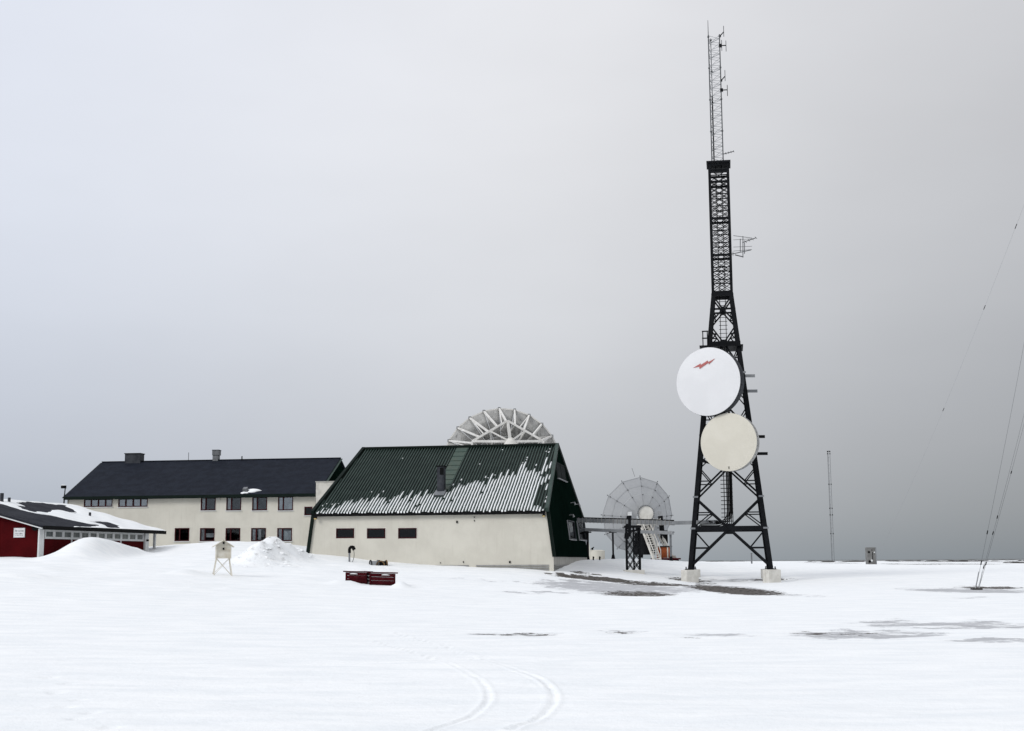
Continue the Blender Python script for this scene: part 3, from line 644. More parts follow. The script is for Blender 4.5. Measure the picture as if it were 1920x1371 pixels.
m = MB(); m.bar(HR(-HL - .14, HM, .13), HR(.14, HM, .13), .25, .05); m.build('ridge_cap', 'roof_blue', house)
HN = unit(np.cross(HR(1, 0) - HR(0, 0), HR(0, 1) - HR(0, 0)))
def hroof_uv(px, py): p = hit(px, py, HR(0, 0, .1), HN) - HO; return p @ HE, p @ HV
u, _ = hroof_uv(245, 872)
m = MB(); m.box(HP(u, HM, HZR + .30), (1.42, .9, 1.0), HE, HV); ch = m.build('chimney', 'chimney', hroof, bevel=.03)
m = MB(); m.box(HP(u, HM, HZR + .83), (1.5, 1.0, .07), HE, HV); m.build('chimney_cap', 'black_trim', hroof)
u, _ = hroof_uv(397, 872)
m = MB(); m.box(HP(u, HM, HZR + .25), (.50, .5, .7), HE, HV); m.box(HP(u + .02, HM, HZR + .78), (.60, .6, .42), HE, HV); m.build('vent_stack', 'vent_metal', hroof, bevel=.02)
m = MB(); m.box(HP(u + .02, HM, HZR + 1.02), (.64, .64, .05), HE, HV); m.build('vent_cap', 'chimney', hroof)
for px, hgt, r in ((347, .75, .02), (446.5, .35, .05)):
    u, _ = hroof_uv(px, 872); m = MB(); m.cyl(HP(u, HM - .2, HZR - .3), HP(u, HM - .2, HZR + .1 + hgt), r, 8); m.build('roof_pipe', 'black_trim', hroof)
u, v = hroof_uv(461, 921); m = MB(); m.box(HR(u, v, .25), (.34, .4, .30), HE, unit(HV + A(0, 0, hs)), HN); m.build('roof_hatch', 'vent_metal', hroof)
def lump(m, c, ex, ey, ez, seed=0, nu=10, nv=5):
    vs = []; 
    for j in range(nv + 1):
        for i in range(nu):
            a = 2 * math.pi * i / nu; b = math.pi / 2 * j / nv; k = 1 + .22 * math.sin(3 * a + seed) + .12 * math.sin(5 * a + 2 * seed)
            vs.append(np.asarray(c) + np.asarray(ex) * math.cos(a) * math.cos(b) * k + np.asarray(ey) * math.sin(a) * math.cos(b) * k + np.asarray(ez) * math.sin(b))
    fs = [(j * nu + i, j * nu + (i + 1) % nu, (j + 1) * nu + (i + 1) % nu, (j + 1) * nu + i) for j in range(nv) for i in range(nu)]
    m.add(vs, fs, True)
u2, v2 = hroof_uv(476, 920.5); m = MB(); lump(m, HR(u2, v2, .1), HE * .55, unit(HV + A(0, 0, hs)) * .35, HN * .16, 1); lump(m, HR(u + .0, v - .3, .1), HE * .35, unit(HV + A(0, 0, hs)) * .2, HN * .08, 2); m.build('roof_snow', 'snow', hroof, kind='stuff')
# wall bits: air vent box, lamp on a bracket at the far corner, downpipe
u, ww = HW.px(410, 934.5); m = MB(); m.box(HW.P(u, ww, .1), (.32, .2, .36), HE, HW.n); m.build('air_vent', 'plinth', house)
m = MB(); m.cyl(HP(-HL - .28, -.15, 4.4), HP(-HL - .20, -.15, HZE + .15), .06, 8); m.cyl(HP(-HL - .20, -.15, HZE + .15), HP(-HL - .16, -.15, HZE + .75), .045, 8); m.build('downpipe', 'black_trim', house)
m = MB(); m.box(HP(-HL - .28, -.2, HZE + .82), (.34, .3, .24), HE, HV); m.cyl(HP(-HL - .16, -.15, HZE + .6), HP(-HL - .2, -.15, HZE + .85), .03, 6); m.build('flood_lamp', 'black_trim', house)
m = MB(); lump(m, HP(-HL - .28, -.2, HZE + .93), HE * .2, HV * .17, A(0, 0, .07), 3); m.build('lamp_snow', 'snow', house, kind='stuff')
# white stair block between the two buildings
sb = thing('stair_block', HP(.9, 1.0, 2.2), 'plain white rendered block joining the green-roofed hall to the two-storey house', 'building')
p = at(598, 902, 105.5); zt = p[2]; m = MB()
c0 = HP(.16, -.0, 0); c0 = A(p[0], 0, 0) * 0 + HP(.15, -.9, 0)
q = [c0 + A(0, 0, 1.2), c0 + HE * 3.2 + A(0, 0, 1.2), c0 + HE * 3.2 + HV * 5 + A(0, 0, 1.2), c0 + HV * 5 + A(0, 0, 1.2)]
m.hexa(q + [a + A(0, 0, zt - 1.2) for a in q]); m.build('wall', 'cream_trim', sb)
m = MB(); k = 0.05; q2 = [c0 - HE * k - HV * k + A(0, 0, zt), c0 + HE * (3.2 + k) - HV * k + A(0, 0, zt), c0 + HE * (3.2 + k) + HV * (5 + k) + A(0, 0, zt), c0 - HE * k + HV * (5 + k) + A(0, 0, zt)]
m.hexa(q2 + [a + A(0, 0, .07) for a in q2]); m.build('coping', 'plinth', sb)

# ================================================================== RED CABIN
E0 = at(80, 989, 85); E1 = at(310, 998.5, 101); E1[2] = E0[2]
ce = unit(E1 - E0); cn_ = A(-ce[1], ce[0], 0); CL = np.linalg.norm(E1 - E0); CHW, CRISE = 8.0, 2.12
def KP(s, t, zz): return A(E0[0], E0[1], 0) + ce * s + cn_ * t + A(0, 0, zz)   # s along eave, t towards ridge
ZC = E0[2]; ksl = CRISE / CHW
cabin = thing('red_cabin', KP(CL / 2, CHW, 1.4), 'low dark red wooden cabin with white trim and snow-patched roof', 'cabin')
LW = Plane(KP(.35, .35, 0), ce)
LW = Plane(KP(CL - 2.4, .35, 0), -ce) if np.cross(ce, A(0, 0, 1)) @ A(0, -1, 0) < -1 else LW
wl = CL - 2.75; wtop = ZC - .02
m = MB(); m.slab([LW.P(0, .6), LW.P(wl, .6), LW.P(wl, wtop), LW.P(0, wtop)], .2); m.build('side_wall', 'red_board', cabin)
FG = Plane(KP(.35, 2 * CHW - .35, 0), -cn_)
m = MB(); gw_ = 2 * CHW - .7
m.slab([FG.P(0, .6), FG.P(gw_, .6), FG.P(gw_, ZC + .05), FG.P(gw_ / 2, ZC + CRISE), FG.P(0, ZC + .05)], .2); m.build('gable_wall', 'red_board', cabin)
m = MB(); m.slab([KP(CL - 2.4, .35, .6), KP(CL - 2.4, 2 * CHW - .35, .6), KP(CL - 2.4, 2 * CHW - .35, ZC), KP(CL - 2.4, CHW, ZC + CRISE), KP(CL - 2.4, .35, ZC)], .2); m.build('end_wall', 'red_board', cabin)
# roof
def KR(s, t, d=0.0): return KP(s, t, ZC + ksl * t) + unit(A(0, 0, 1) - cn_ * ksl) * d
m = MB(); m.slab([KR(0, 0, .1), KR(CL, 0, .1), KR(CL, CHW, .1), KR(0, CHW, .1)][::1], .12); kroof = m.build('roof', 'cabin_roof', cabin)
def KRb(s, t): return KP(s, 2 * CHW - t, ZC + ksl * t + .1)
m = MB(); m.slab([KRb(0, CHW), KRb(CL, CHW), KRb(CL, 0), KRb(0, 0)], .12); m.build('roof', 'cabin_roof', cabin)
m = MB(); m.bar(KR(-.02, -.04, .0), KR(CL + .02, -.04, .0), .07, .24); m.build('eave_board', 'black_trim', cabin)
m = MB(); m.bar(KR(-.04, -.04, -.06), KR(-.04, CHW, -.06), .05, .28, ce); m.build('verge_board', 'white_trim', cabin)
m = MB(); m.bar(KRb(-.04, -.04) - A(0, 0, .16), KRb(-.04, CHW) - A(0, 0, .16), .05, .28, ce); m.build('verge_board', 'white_trim', cabin)
# white corner board, window strip, battens
m = MB(); m.box(LW.P(.05, 2.2, .02) , (.55, .10, 3.3), ce, LW.n); m.box(FG.P(gw_ - .02, 2.2, .02), (.14, .10, 3.3), FG.u, FG.n); m.build('corner_board', 'white_trim', cabin)
nw = 12; ws0 = LW.px(83, 1000)[0]; ws1 = LW.px(268, 1010)[0]; ws1 = min(ws1, wl - .3); step = (ws1 - ws0) / nw; wz1 = wtop - .18; wz0 = wz1 - .40
m = MB(); m.box(LW.P((ws0 + ws1) / 2, wz1 + .07, .03), (ws1 - ws0, .06, .12), ce, LW.n); m.box(LW.P((ws0 + ws1) / 2, wz0 - .05, .03), (ws1 - ws0, .06, .09), ce, LW.n); m.build('window_rail', 'white_trim', cabin)
for i in range(nw):
    a, b = ws0 + step * i, ws0 + step * (i + 1); m = MB(); f = .13
    for p0, p1, p2, p3 in ((a, wz0, a + f, wz1), (b - f, wz0, b - .005, wz1), (a + f, wz1 - .04, b - f, wz1), (a + f, wz0, b - f, wz0 + .04)):
        m.box(LW.P((p0 + p2) / 2, (p1 + p3) / 2, .03), (p2 - p0, .07, p3 - p1), ce, LW.n)
    wn = m.build('window', 'white_trim', cabin)
    m = MB(); m.slab([LW.P(a + f, wz0 + .04, .02), LW.P(b - f, wz0 + .04, .02), LW.P(b - f, wz1 - .04, .02), LW.P(a + f, wz1 - .04, .02)], .012); m.build('pane', 'pane_grey', wn)
for k in (3, 9):
    m = MB(); m.box(LW.P(ws0 + step * k, (wz0 + .8) / 2, .02), (.12, .05, wz0 - .9), ce, LW.n); m.build('batten', 'white_trim', cabin)
m = MB(); m.box(LW.P(wl + .02, 2.2, -.1), (.5, .5, 3.4), ce, LW.n); m.build('corner_board', 'white_trim', cabin)
m = MB(); m.box(LW.P(wl + 1.6, 2.2, -.1), (.16, .16, 3.4), ce, LW.n); m.build('porch_post', 'white_trim', cabin)
u, ww = LW.px(278, 1005.5); m = MB(); m.box(LW.P(wl + .02, ZC - .62, .18), (.3, .06, .12), ce, LW.n); m.build('porch_plate', 'black_trim', cabin)
# white notice on the gable
s0, s1 = FG.px(26, 1008); s2, s3 = FG.px(47.5, 990)
m = MB(); m.slab([FG.P(s0, s1, .05), FG.P(s2, s1, .05), FG.P(s2, s3, .05), FG.P(s0, s3, .05)], .05); sg = m.build('notice_board', 'sign_white', cabin, label='white notice board with dark lettering')
m = MB(); W_, H_ = s2 - s0, s3 - s1
rl = random.Random(3)
for fy, x_a, x_b, hh in ((.68, .36, .88, .07), (.40, .17, .80, .06), (.24, .17, .84, .05)):
    xx = x_a
    while xx < x_b:
        lw = rl.uniform(.014, .035); m.box(FG.P(s0 + W_ * (xx + lw / 2), s1 + H_ * fy, .052), (W_ * lw, .004, H_ * hh * rl.choice((1, 1, 1.5))), FG.u, FG.n); xx += lw + rl.choice((.012, .012, .012, .04))
m.slab([FG.P(s0 + W_ * .15, s1 + H_ * .64, .055), FG.P(s0 + W_ * .29, s1 + H_ * .64, .055), FG.P(s0 + W_ * .20, s1 + H_ * .82, .055)], .004)
m.build('lettering', 'ink', sg)
u, ww = FG.px(70, 988.5); m = MB(); m.cyl(FG.P(u, ww, .1), FG.P(u, ww - .06, .32), .16, 12, .2); m.build('wall_lamp', 'black_trim', cabin)
KN = unit(np.cross(KR(1, 0) - KR(0, 0), KR(0, 1) - KR(0, 0)))
def kroof_st(px, py): p = hit(px, py, KR(0, 0, .1), KN) - A(E0[0], E0[1], 0); return p @ ce, p @ cn_
for px, py, r, hh in ((168.5, 969, .09, .42), (17, 942.5, .10, .45), (3, 941, .13, .7)):
    s, t = kroof_st(px, py); t = min(t, CHW); m = MB(); m.cyl(KR(s, t, .0), KR(s, t, .0) + A(0, 0, hh), r, 10); m.build('roof_vent', 'chimney', kroof)
# snow on the cabin roof: everything but the bare areas
bare = [[(-40, 938), (0, 945), (60, 960.5), (120, 973), (182, 984.5), (130, 990), (80, 995), (-60, 980)], [(24, 941), (60, 941), (122, 948), (142, 961), (112, 957), (95, 958), (75, 962), (46, 954)], [(152, 974.5), (200, 978), (226, 987), (212, 991), (186, 984)], [(98, 954), (150, 966), (138, 962)]]
def inside(px, py, poly):
    c = False; j = len(poly) - 1
    for i in range(len(poly)):
        xi, yi = poly[i]; xj, yj = poly[j]
        if (yi > py) != (yj > py) and px < (xj - xi) * (py - yi) / (yj - yi) + xi: c = not c
        j = i
    return c
bareW = [[kroof_st(*p) for p in poly] for poly in bare]
SN, TN = 110, 56; th_ = np.zeros((SN + 1, TN + 1))
for i in range(SN + 1):
    for j in range(TN + 1):
        s, t = CL * i / SN, CHW * j / TN; jx = 1.1 * fbm(A(s * .8), A(t * .9))[0]; jy = 1.1 * fbm(A(s * .8 + 31), A(t * .9 + 7))[0]
        if not any(inside(s + jx * 2, t + jy, b) for b in bareW): th_[i, j] = 1
k_ = th_.copy()
for _ in range(2):
    kk = np.pad(k_, 1, mode='edge'); k_ = (kk[:-2, 1:-1] + kk[2:, 1:-1] + kk[1:-1, :-2] + kk[1:-1, 2:] + 2 * kk[1:-1, 1:-1]) / 6
m = MB(); vs = [KR(CL * i / SN, CHW * j / TN - .03, .1 - .02 + .085 * max(0, k_[i, j] - .28) * (1 + .5 * math.sin(i * .3) * math.sin(j * .4))) for i in range(SN + 1) for j in range(TN + 1)]
fs = [(i * (TN + 1) + j, (i + 1) * (TN + 1) + j, (i + 1) * (TN + 1) + j + 1, i * (TN + 1) + j + 1) for i in range(SN) for j in range(TN) if max(k_[i, j], k_[i + 1, j], k_[i, j + 1], k_[i + 1, j + 1]) > .3]
m.add(vs, fs, True); m.build('roof_snow', 'snow', kroof, kind='stuff', label='drifted snow patches on the roof')

# ================================================================== TOWER
tx, ty = 15.27, 94.85; TZ0, TZK, TZT = 1.02, 20.7, 30.3; HB, HK = 2.88, .76
def thw(zz): return HB + (HK - HB) * min(1, (zz - TZ0) / (TZK - TZ0))
def TP(sx, sy, zz, inset=0.0): k = thw(zz) - inset; return A(tx + sx * k, ty + sy * k, zz)
tower = thing('lattice_tower', (tx, ty, 0), 'tall black steel lattice tower standing on four concrete blocks', 'tower')
for sx in (-1, 1):
    for sy in (-1, 1):
        m = MB(); w0 = .36
        m.angle(TP(sx, sy, TZ0 - .02), TP(sx, sy, TZK), .30, .05, A(-sx, 0, 0), A(0, -sy, 0)); m.angle(TP(sx, sy, TZK), TP(sx, sy, TZT), .19, .05, A(-sx, 0, 0), A(0, -sy, 0)); m.build('leg', 'steel_dark', tower)
        c = TP(sx, sy, TZ0) - A(sx * .12, sy * .12, 0); zf = zg(c[0], c[1]) - .5
        m = MB(); an = math.radians(26); ex = A(math.cos(an), math.sin(an), 0); ey = A(-math.sin(an), math.cos(an), 0)
        m.box(A(c[0], c[1], (zf + TZ0) / 2 - .03), (.92, .92, TZ0 - zf - .06), ex, ey); m.build('footing', 'concrete', tower, bevel=.03)
        m = MB(); m.box(A(c[0], c[1], TZ0 - .03), (.62, .62, .06)); 
        for k in range(4): 
            bx, by = (.24 if k % 2 else -.24), (.24 if k // 2 else -.24); m.cyl(A(c[0] + bx, c[1] + by, TZ0), A(c[0] + bx, c[1] + by, TZ0 + .14), .035, 6)
        m.build('base_plate', 'steel_dark', tower)
def zt_of(py): return at(1368, py, ty)[2]
cen = [992, 876, 763, 648, 583]; leg = [1066, 934, 820, 704, 612, 556]
nodes = [(leg[0], 'l'), (cen[0], 'c'), (leg[1], 'l'), (cen[1], 'c'), (leg[2], 'l'), (cen[2], 'c'), (leg[3], 'l'), (cen[3], 'c'), (leg[4], 'l'), (cen[4], 'c'), (leg[5], 'l')]
faces = [((-1, -1), (1, -1)), ((1, -1), (1, 1)), ((1, 1), (-1, 1)), ((-1, 1), (-1, -1))]
for fa, fb in faces:
    fn_ = A(fa[0] + fb[0], fa[1] + fb[1], 0) / 2
    pr = lambda zz: (TP(*fa, zz, .06), TP(*fb, zz, .06))
    for (y0, k0), (y1, k1) in zip(nodes[:-1], nodes[1:]):
        z0, z1 = zt_of(y0), zt_of(y1); z0 = max(z0, TZ0 + .12)
        l0, r0 = pr(z0); l1, r1 = pr(z1); bw = .125 if y0 > 700 else .10
        for side in (0, 1):
            p = (l0, r0)[side] if k0 == 'l' else (l0 + r0) / 2; q = (l1, r1)[side] if k1 == 'l' else (l1 + r1) / 2
            m = MB(); m.bar(p, q, bw, .09, fn_); m.build('brace', 'steel_dark', tower)
            if y0 > 590:
                mid = (p + q) / 2; zm = mid[2]; lg = pr(zm)[side]; zc = z1 if k0 == 'l' else z0
                m = MB(); m.bar(mid, lg, .08, .07, fn_); m.bar(mid, pr(zc)[side], .08, .07, fn_); m.build('strut', 'steel_dark', tower)
    for yy, wd in ((992, .30), (820, .16), (648, .26), (583, .12), (556, .2)):
        zz = zt_of(yy); p, q = pr(zz); m = MB(); m.bar(p, q, .14, wd, A(0, 0, 1)); m.build('cross_beam', 'steel_dark', tower)
    for yy, s in ((992, .62), (876, .4), (648, .5), (583, .32)):
        zz = zt_of(yy); p, q = pr(zz); m = MB(); m.box((p + q) / 2, (s if fn_[1] else .06, s if fn_[0] else .06, s)); m.build('gusset', 'steel_dark', tower)
    # straight upper part: crossed lattice
    npan = 10; dz = (TZT - .5 - TZK) / npan
    for i in range(2 * npan - 1):
        z0 = TZK + dz * i / 2; z1 = z0 + dz; l0, r0 = pr(z0); l1, r1 = pr(z1); m = MB()
        m.bar(l0, r1, .042, .042, fn_); m.bar(r0 - fn_ * .05, l1 - fn_ * .05, .042, .042, fn_); m.build('brace', 'steel_dark', tower)
    for i in range(npan + 1):
        zz = TZK + dz * i; p, q = pr(zz); m = MB(); m.bar(p, q, .07, .17 if i % 3 == 0 else .07, A(0, 0, 1)); m.build('cross_beam', 'steel_dark', tower)
    for zz, hh in ((TZT - .12, .12), (TZT - .66, .16)):
        p, q = pr(zz); m = MB(); m.bar(p, q, .10, hh, A(0, 0, 1)); m.build('cross_beam', 'steel_dark', tower)
m = MB(); m.box(A(tx, ty, TZT + .07), (2 * HK + .22, 2 * HK + .22, .14)); m.build('top_deck', 'steel_dark', tower)
# platform under the narrow part
zz = zt_of(651); k = thw(zz); m = MB(); m.box(A(tx - .18, ty - .1, zz - .10), (2 * k + .7, 2 * k + .3, .10)); m.build('platform', 'steel_dark', tower)
m = MB(); bx = tx - k - .12
for px_ in (-.16, .16):
    m.bar(A(bx + px_, ty - k, zz - .05), A(bx + px_, ty - k, zz + 1.0), .07)
m.bar(A(bx - .22, ty - k, zz + 1.0), A(bx + .22, ty - k, zz + 1.0), .08); m.bar(A(bx - .22, ty - k, zz + .5), A(bx + .22, ty - k, zz + .5), .08); m.build('platform_rail', 'steel_dark', tower)
# climbing ladder and cable run up the middle
zl0 = zt_of(990); m = MB()
lx = tx - .12; ly = ty - .9
for dx in (-.16, .02, .16, .30, .40): m.bar(A(lx + dx, ly, zt_of(985)), A(lx + dx, ly, zt_of(655)), .055)
nr = 44
for i in range(nr):
    zz = zt_of(978) + (zt_of(655) - zt_of(978)) * i / (nr - 1); m.bar(A(lx - .40, ly, zz), A(lx + .44, ly, zz), .05)
m.build('ladder', 'steel_dark', tower)
m = MB(); ly2 = ty
for dx in (-.2, .2): m.bar(A(tx + dx, ly2, zt_of(655)), A(tx + dx, ly2, TZT), .05)
for i in range(48):
    zz = zt_of(655) + (TZT - zt_of(655)) * i / 47; m.bar(A(tx - .3, ly2, zz), A(tx + .3, ly2, zz), .035)
m.build('ladder', 'steel_dark', tower)
for k in range(4):
    m = MB(); cx = lx + .04 + k * .1; pts = []
    for t in np.linspace(0, 1, 9):
        a = t * math.pi / 2; R = .75 + .12 * k; pts.append(A(cx - R + R * math.cos(a), ly - .1, zt_of(960) - R * math.sin(a) + 0))
    pts = [A(cx, ly - .1, zt_of(882))] + pts + [pts[-1] - A(1.1, 0, .02 - .02 * k)]
    m.tube(pts, .045, 6); m.build('cable', 'black_trim', tower)
for zz in (zt_of(934), zt_of(992), zt_of(704)):      # bright splice plates on the legs
    for sx in (-1, 1):
        p = TP(sx, -1, zz); m = MB(); m.box(p + A(-sx * .10, -.03, 0), (.36, .04, .12)); m.build('splice_plate', 'steel_grey', tower)
# thin mast on top
MZ1 = 40.3; mx = tx + .0; my = ty; mr = .47
ml = [A(mx - mr, my - .25, 0), A(mx + mr - .12, my - .25, 0), A(mx - .30, my + .45, 0)]
for i, p in enumerate(ml):
    m = MB(); m.cyl(p + A(0, 0, TZT + .1), p + A(0, 0, MZ1), .042 if i < 2 else .028, 8)
    for zz in np.linspace(TZT + .2, MZ1 - .05, 5):
        m.cyl(p + A(0, 0, zz - .14), p + A(0, 0, zz - .04), .075, 8)
    m.build('mast_leg', 'thin_steel', tower)
m = MB(); nz = 34; zs = np.linspace(TZT + .2, MZ1 - .05, nz)
for i in range(3):
    a, b = ml[i], ml[(i + 1) % 3]
    for j in range(nz - 1):
        p, q = (a, b) if j % 2 else (b, a); m.cyl(p + A(0, 0, zs[j]), q + A(0, 0, zs[j + 1]), .016, 4)
        if j % 4 == 0: m.cyl(a + A(0, 0, zs[j]), b + A(0, 0, zs[j]), .016, 4)
m.build('mast_lacing', 'galv', tower, kind='stuff')
m = MB(); m.cyl(ml[0] + A(0, 0, MZ1 - .1), ml[0] + A(0, 0, MZ1 + 1.15), .03, 6, .018); m.build('whip_antenna', 'thin_steel', tower)
m = MB(); m.cyl(ml[0] + A(.16, .1, TZT + .1), ml[0] + A(.16, .1, TZT + 5.3), .05, 8); m.build('feeder_cable', 'black_trim', tower)

tower.rotation_euler = (0, 0, -math.atan2(tx, ty))      # its front face is turned towards the road
# drum dishes on the tower
def drum(name, c, axis, R, depth, face, rim, label, crown=.16):
    o = thing(name, c, label, 'dish antenna'); ax = unit(axis); up = A(0, 0, 1); a = unit(np.cross(up, ax)); b = np.cross(ax, a); n = 64
    ring = lambda r, d: [c + ax * d + (a * math.cos(2 * math.pi * i / n) + b * math.sin(2 * math.pi * i / n)) * r for i in range(n)]
    m = MB(); prev = None; vs = []; fs = []
    rs = [(R * k, crown * (1 - k * k) + .0) for k in (1, .97, .85, .7, .5, .3, .12)]
    for r, d in rs: vs += ring(r, d)
    for j in range(len(rs) - 1): fs += [(j * n + i, j * n + (i + 1) % n, (j + 1) * n + (i + 1) % n, (j + 1) * n + i) for i in range(n)]
    fs.append(tuple((len(rs) - 1) * n + i for i in range(n))); m.add(vs, fs, True); f = m.build('radome', face, o)
    m = MB(); vs = []; rr = [(R * .995, -.012), (R * 1.004, -.02), (R * 1.004, -.08), (R, -.09), (R, -depth), (R * .55, -depth - .55), (R * .2, -depth - .75)]
    for r, d in rr: vs += ring(r, d)
    fs = [(j * n + i, j * n + (i + 1) % n, (j + 1) * n + (i + 1) % n, (j + 1) * n + i) for j in range(len(rr) - 1) for i in range(n)] + [tuple((len(rr) - 1) * n + i for i in range(n))]
    m.add(vs, fs); m.build('shroud', rim, o)
    for i in range(0, 40):
        t = 2 * math.pi * i / 40; p = c - ax * .14 + (a * math.cos(t) + b * math.sin(t)) * R; rd = a * math.cos(t) + b * math.sin(t)
        m = MB(); m.box(p - ax * .1 + rd * .01, (.07, .06, .04), ax, np.cross(ax, rd), rd); m.build('rim_clip', 'drum_rim' if rim == 'drum_rim' else 'skirt', o)
    return o, ax, a, b
def face_rays(px, py, c, ax): return hit(px, py, c, ax)
D1A = unit(A(-.62, -1, .0)); d1c = at(1327.5, 715.5, 90.6)
dish1, ax, a, b = drum('drum_dish', d1c, D1A, 2.36, .72, 'radome_white', 'drum_rim', 'white drum dish with red lightning bolt mark, bolted to the tower', .10)
bl = [(1299, 690.5), (1313, 681), (1314.5, 684.5), (1327, 677), (1327.5, 680), (1341, 672), (1329.5, 684), (1328.5, 681), (1312, 692), (1310.5, 688)]
bl = [(1299, 690), (1313.5, 681.5), (1313.5, 684.5), (1326.5, 676), (1327.5, 679), (1340.5, 672), (1329, 683.5), (1328, 680.5), (1311.5, 692), (1311, 687.5)]
m = MB(); pts = [hit(p[0], p[1], d1c + ax * .115, ax) for p in bl]
pts = [p + ax * (0.012 - .10 * (np.linalg.norm(p - d1c - ax * .115) / 2.31) ** 2) for p in pts]
m.slab(pts, .006); m.build('lightning_mark', 'bolt_red', dish1, label='red lightning bolt emblem')
D2A = unit(A(-.50, -1, .0)); d2c = at(1366, 829, 90.2)
dish2, ax2, a2, b2 = drum('drum_dish', d2c, D2A, 1.97, .62, 'radome_cream', 'drum_rim_light', 'cream drum dish hung on the tower below the lightning bolt dish', .10)
m = MB(); q = hit(1367, 877, d2c, ax2); m.box(q + ax2 * .03, (.05, .04, .16)); m.build('tag_plate', 'black_trim', dish2)
for dd, cc, axx, zo in ((dish1, d1c, D1A, (.75, -.35)), (dish2, d2c, D2A, (.6, -.6))):
    for dz in zo:
        p = cc - axx * .7 + A(0, 0, dz); fy = ty - thw(cc[2] + dz)
        m = MB(); m.bar(p, A(cc[0] + .5, fy + .1, cc[2] + dz), .2, .2); m.bar(A(tx - thw(cc[2] + dz) - .1, fy - .1, cc[2] + dz), A(tx + thw(cc[2] + dz) + .45, fy - .1, cc[2] + dz), .14, .2); m.build('mount_bar', 'steel_grey' if dd is dish1 else 'steel_dark', dd)
p0 = hit(1313, 866, d2c - D2A * .9, D2A); m = MB(); m.hexa([at(1312, 866, 91.6), at(1334, 871, 91.6), at(1334, 871, 91.9), at(1312, 866, 91.9), at(1312, 858, 91.6), at(1316, 858, 91.6), at(1316, 858, 91.9), at(1312, 858, 91.9)]); m.build('mount_bracket', 'steel_dark', dish2)

# small antennas on the tower
def yagi(loc, dirv, L_, n, el, label, vert=True, mat='thin_steel'):
    o = thing('yagi_antenna', loc, label, 'antenna'); d = unit(dirv); m = MB(); m.bar(loc, loc + d * L_, .05); m.build('boom', mat, o)
    ev = A(0, 0, 1) if vert else unit(np.cross(d, A(0, 0, 1)))
    for i in range(n):
        c = loc + d * L_ * (.22 + .76 * i / max(1, n - 1)); m = MB(); m.cyl(c - ev * el * (1 - .05 * i) / 2, c + ev * el * (1 - .05 * i) / 2, .02, 5); m.build('element', mat, o)
    return o
yy = ty - .5
p = at(1374, 478, yy); q = at(1407, 473.5, yy); ya = yagi(A(p[0] - .35, yy, p[2]), A(q[0] - p[0], -.5, q[2] - p[2]), 1.7, 1, .3, 'long arm antenna rack with upright dipoles on the upper tower')
for px, t, bt in ((1393, 443, 483), (1388, 448, 472), (1396, 455, 476)):
    m = MB(); m.cyl(at(px, bt, yy - .2), at(px, t, yy - .2), .028, 6); m.build('dipole', 'thin_steel', ya)
m = MB(); m.cyl(at(1378, 478, yy - .1), at(1394, 482, yy - .2), .04, 6); m.cyl(at(1375, 442, yy), at(1410, 446.5, yy - .2), .02, 5); m.build('stay_rod', 'thin_steel', ya)
for y0, y1 in ((450, 448), (463.5, 462), (471, 468)):
    m = MB(); m.cyl(at(1375, y0, yy), at(1410, y1, yy - .3), .016, 5); m.build('element', 'thin_steel', ya)
p = at(1392, 455, yy - .2); yagi(p, A(1, -.4, .28), 1.05, 4, .75, 'short boom yagi above the dipole rack on the upper tower', False)
p = at(1356, 289, my - .25); yagi(A(mx + mr - .12, my - .25, p[2]), A(1, -.25, .20), .78, 4, .5, 'small yagi at the foot of the thin mast', False)
for py, lab in ((75, 'paired dipoles near the tip of the thin mast'), (158, 'paired dipoles halfway up the thin mast')):
    z0 = at(1350, py, my)[2]; o = thing('dipole_antenna', A(mx + mr - .1, my - .25, z0 - .5), lab, 'antenna'); bx = mx + mr - .12
    m = MB(); m.bar(A(bx, my - .25, z0 - .55), A(bx + .42, my - .3, z0 - .55), .06); m.bar(A(bx, my - .25, z0 + .2), A(bx + .28, my - .3, z0 + .5), .06); m.box(A(bx, my - .25, z0 - .55), (.2, .2, .22)); m.box(A(bx, my - .25, z0 + .2), (.14, .14, .16)); m.build('bracket', 'steel_dark', o)
    for dx, z_c in ((.42, -.6), (.28, .55), (.1, -.55) if py < 100 else (.42, -.6)):
        m = MB(); m.cyl(A(bx + dx, my - .3, z0 + z_c - .42), A(bx + dx, my - .3, z0 + z_c + .42), .024, 6); m.build('dipole', 'thin_steel', o)

# ================================================================== CABLE BRIDGE, TRESTLE, PIPE BRIDGE
p0 = at(1085, 975.5, 99.5); p1 = at(1262, 981, 95.5); p2 = at(1342, 978.5, 93.6)
cb = thing('cable_bridge', ((p0 + p2) / 2) * A(1, 1, 0) + A(0, 0, p2[2] - .2), 'grey cable bridge running from the green gable to the lattice tower', 'cable bridge')
m = MB(); m.bar(p0, p1, .55, .30); m.build('tray', 'steel_grey', cb)
m = MB(); m.bar(p1 - unit(p1 - p0) * .1, p2, .5, .24); m.build('tray', 'steel_grey', cb)
d = unit(p1 - p0); sd_ = A(d[1], -d[0], 0)
for i in range(24):
    c = p0 + (p1 - p0) * (i + .5) / 24; m = MB(); m.box(c + sd_ * .29, (.05, .05, .36), d, sd_); m.build('tray_bracket', 'skirt', cb)
m = MB(); m.bar(p0 + A(0, 0, .19), p1 + A(0, 0, .19), .4, .08); m.build('cable_run', 'black_trim', cb)
for k in range(3):
    e = p2 + A(.0, -.15 + .1 * k, .04 * k); q = A(lx + .1 * k - .85, ly - .1, zt_of(960) - .78); m = MB(); m.tube([e - A(.5, 0, 0), e + A(.2, .1, -.05), (e + q) / 2 + A(0, 0, -.14), q], .045); m.build('cable', 'black_trim', cb)
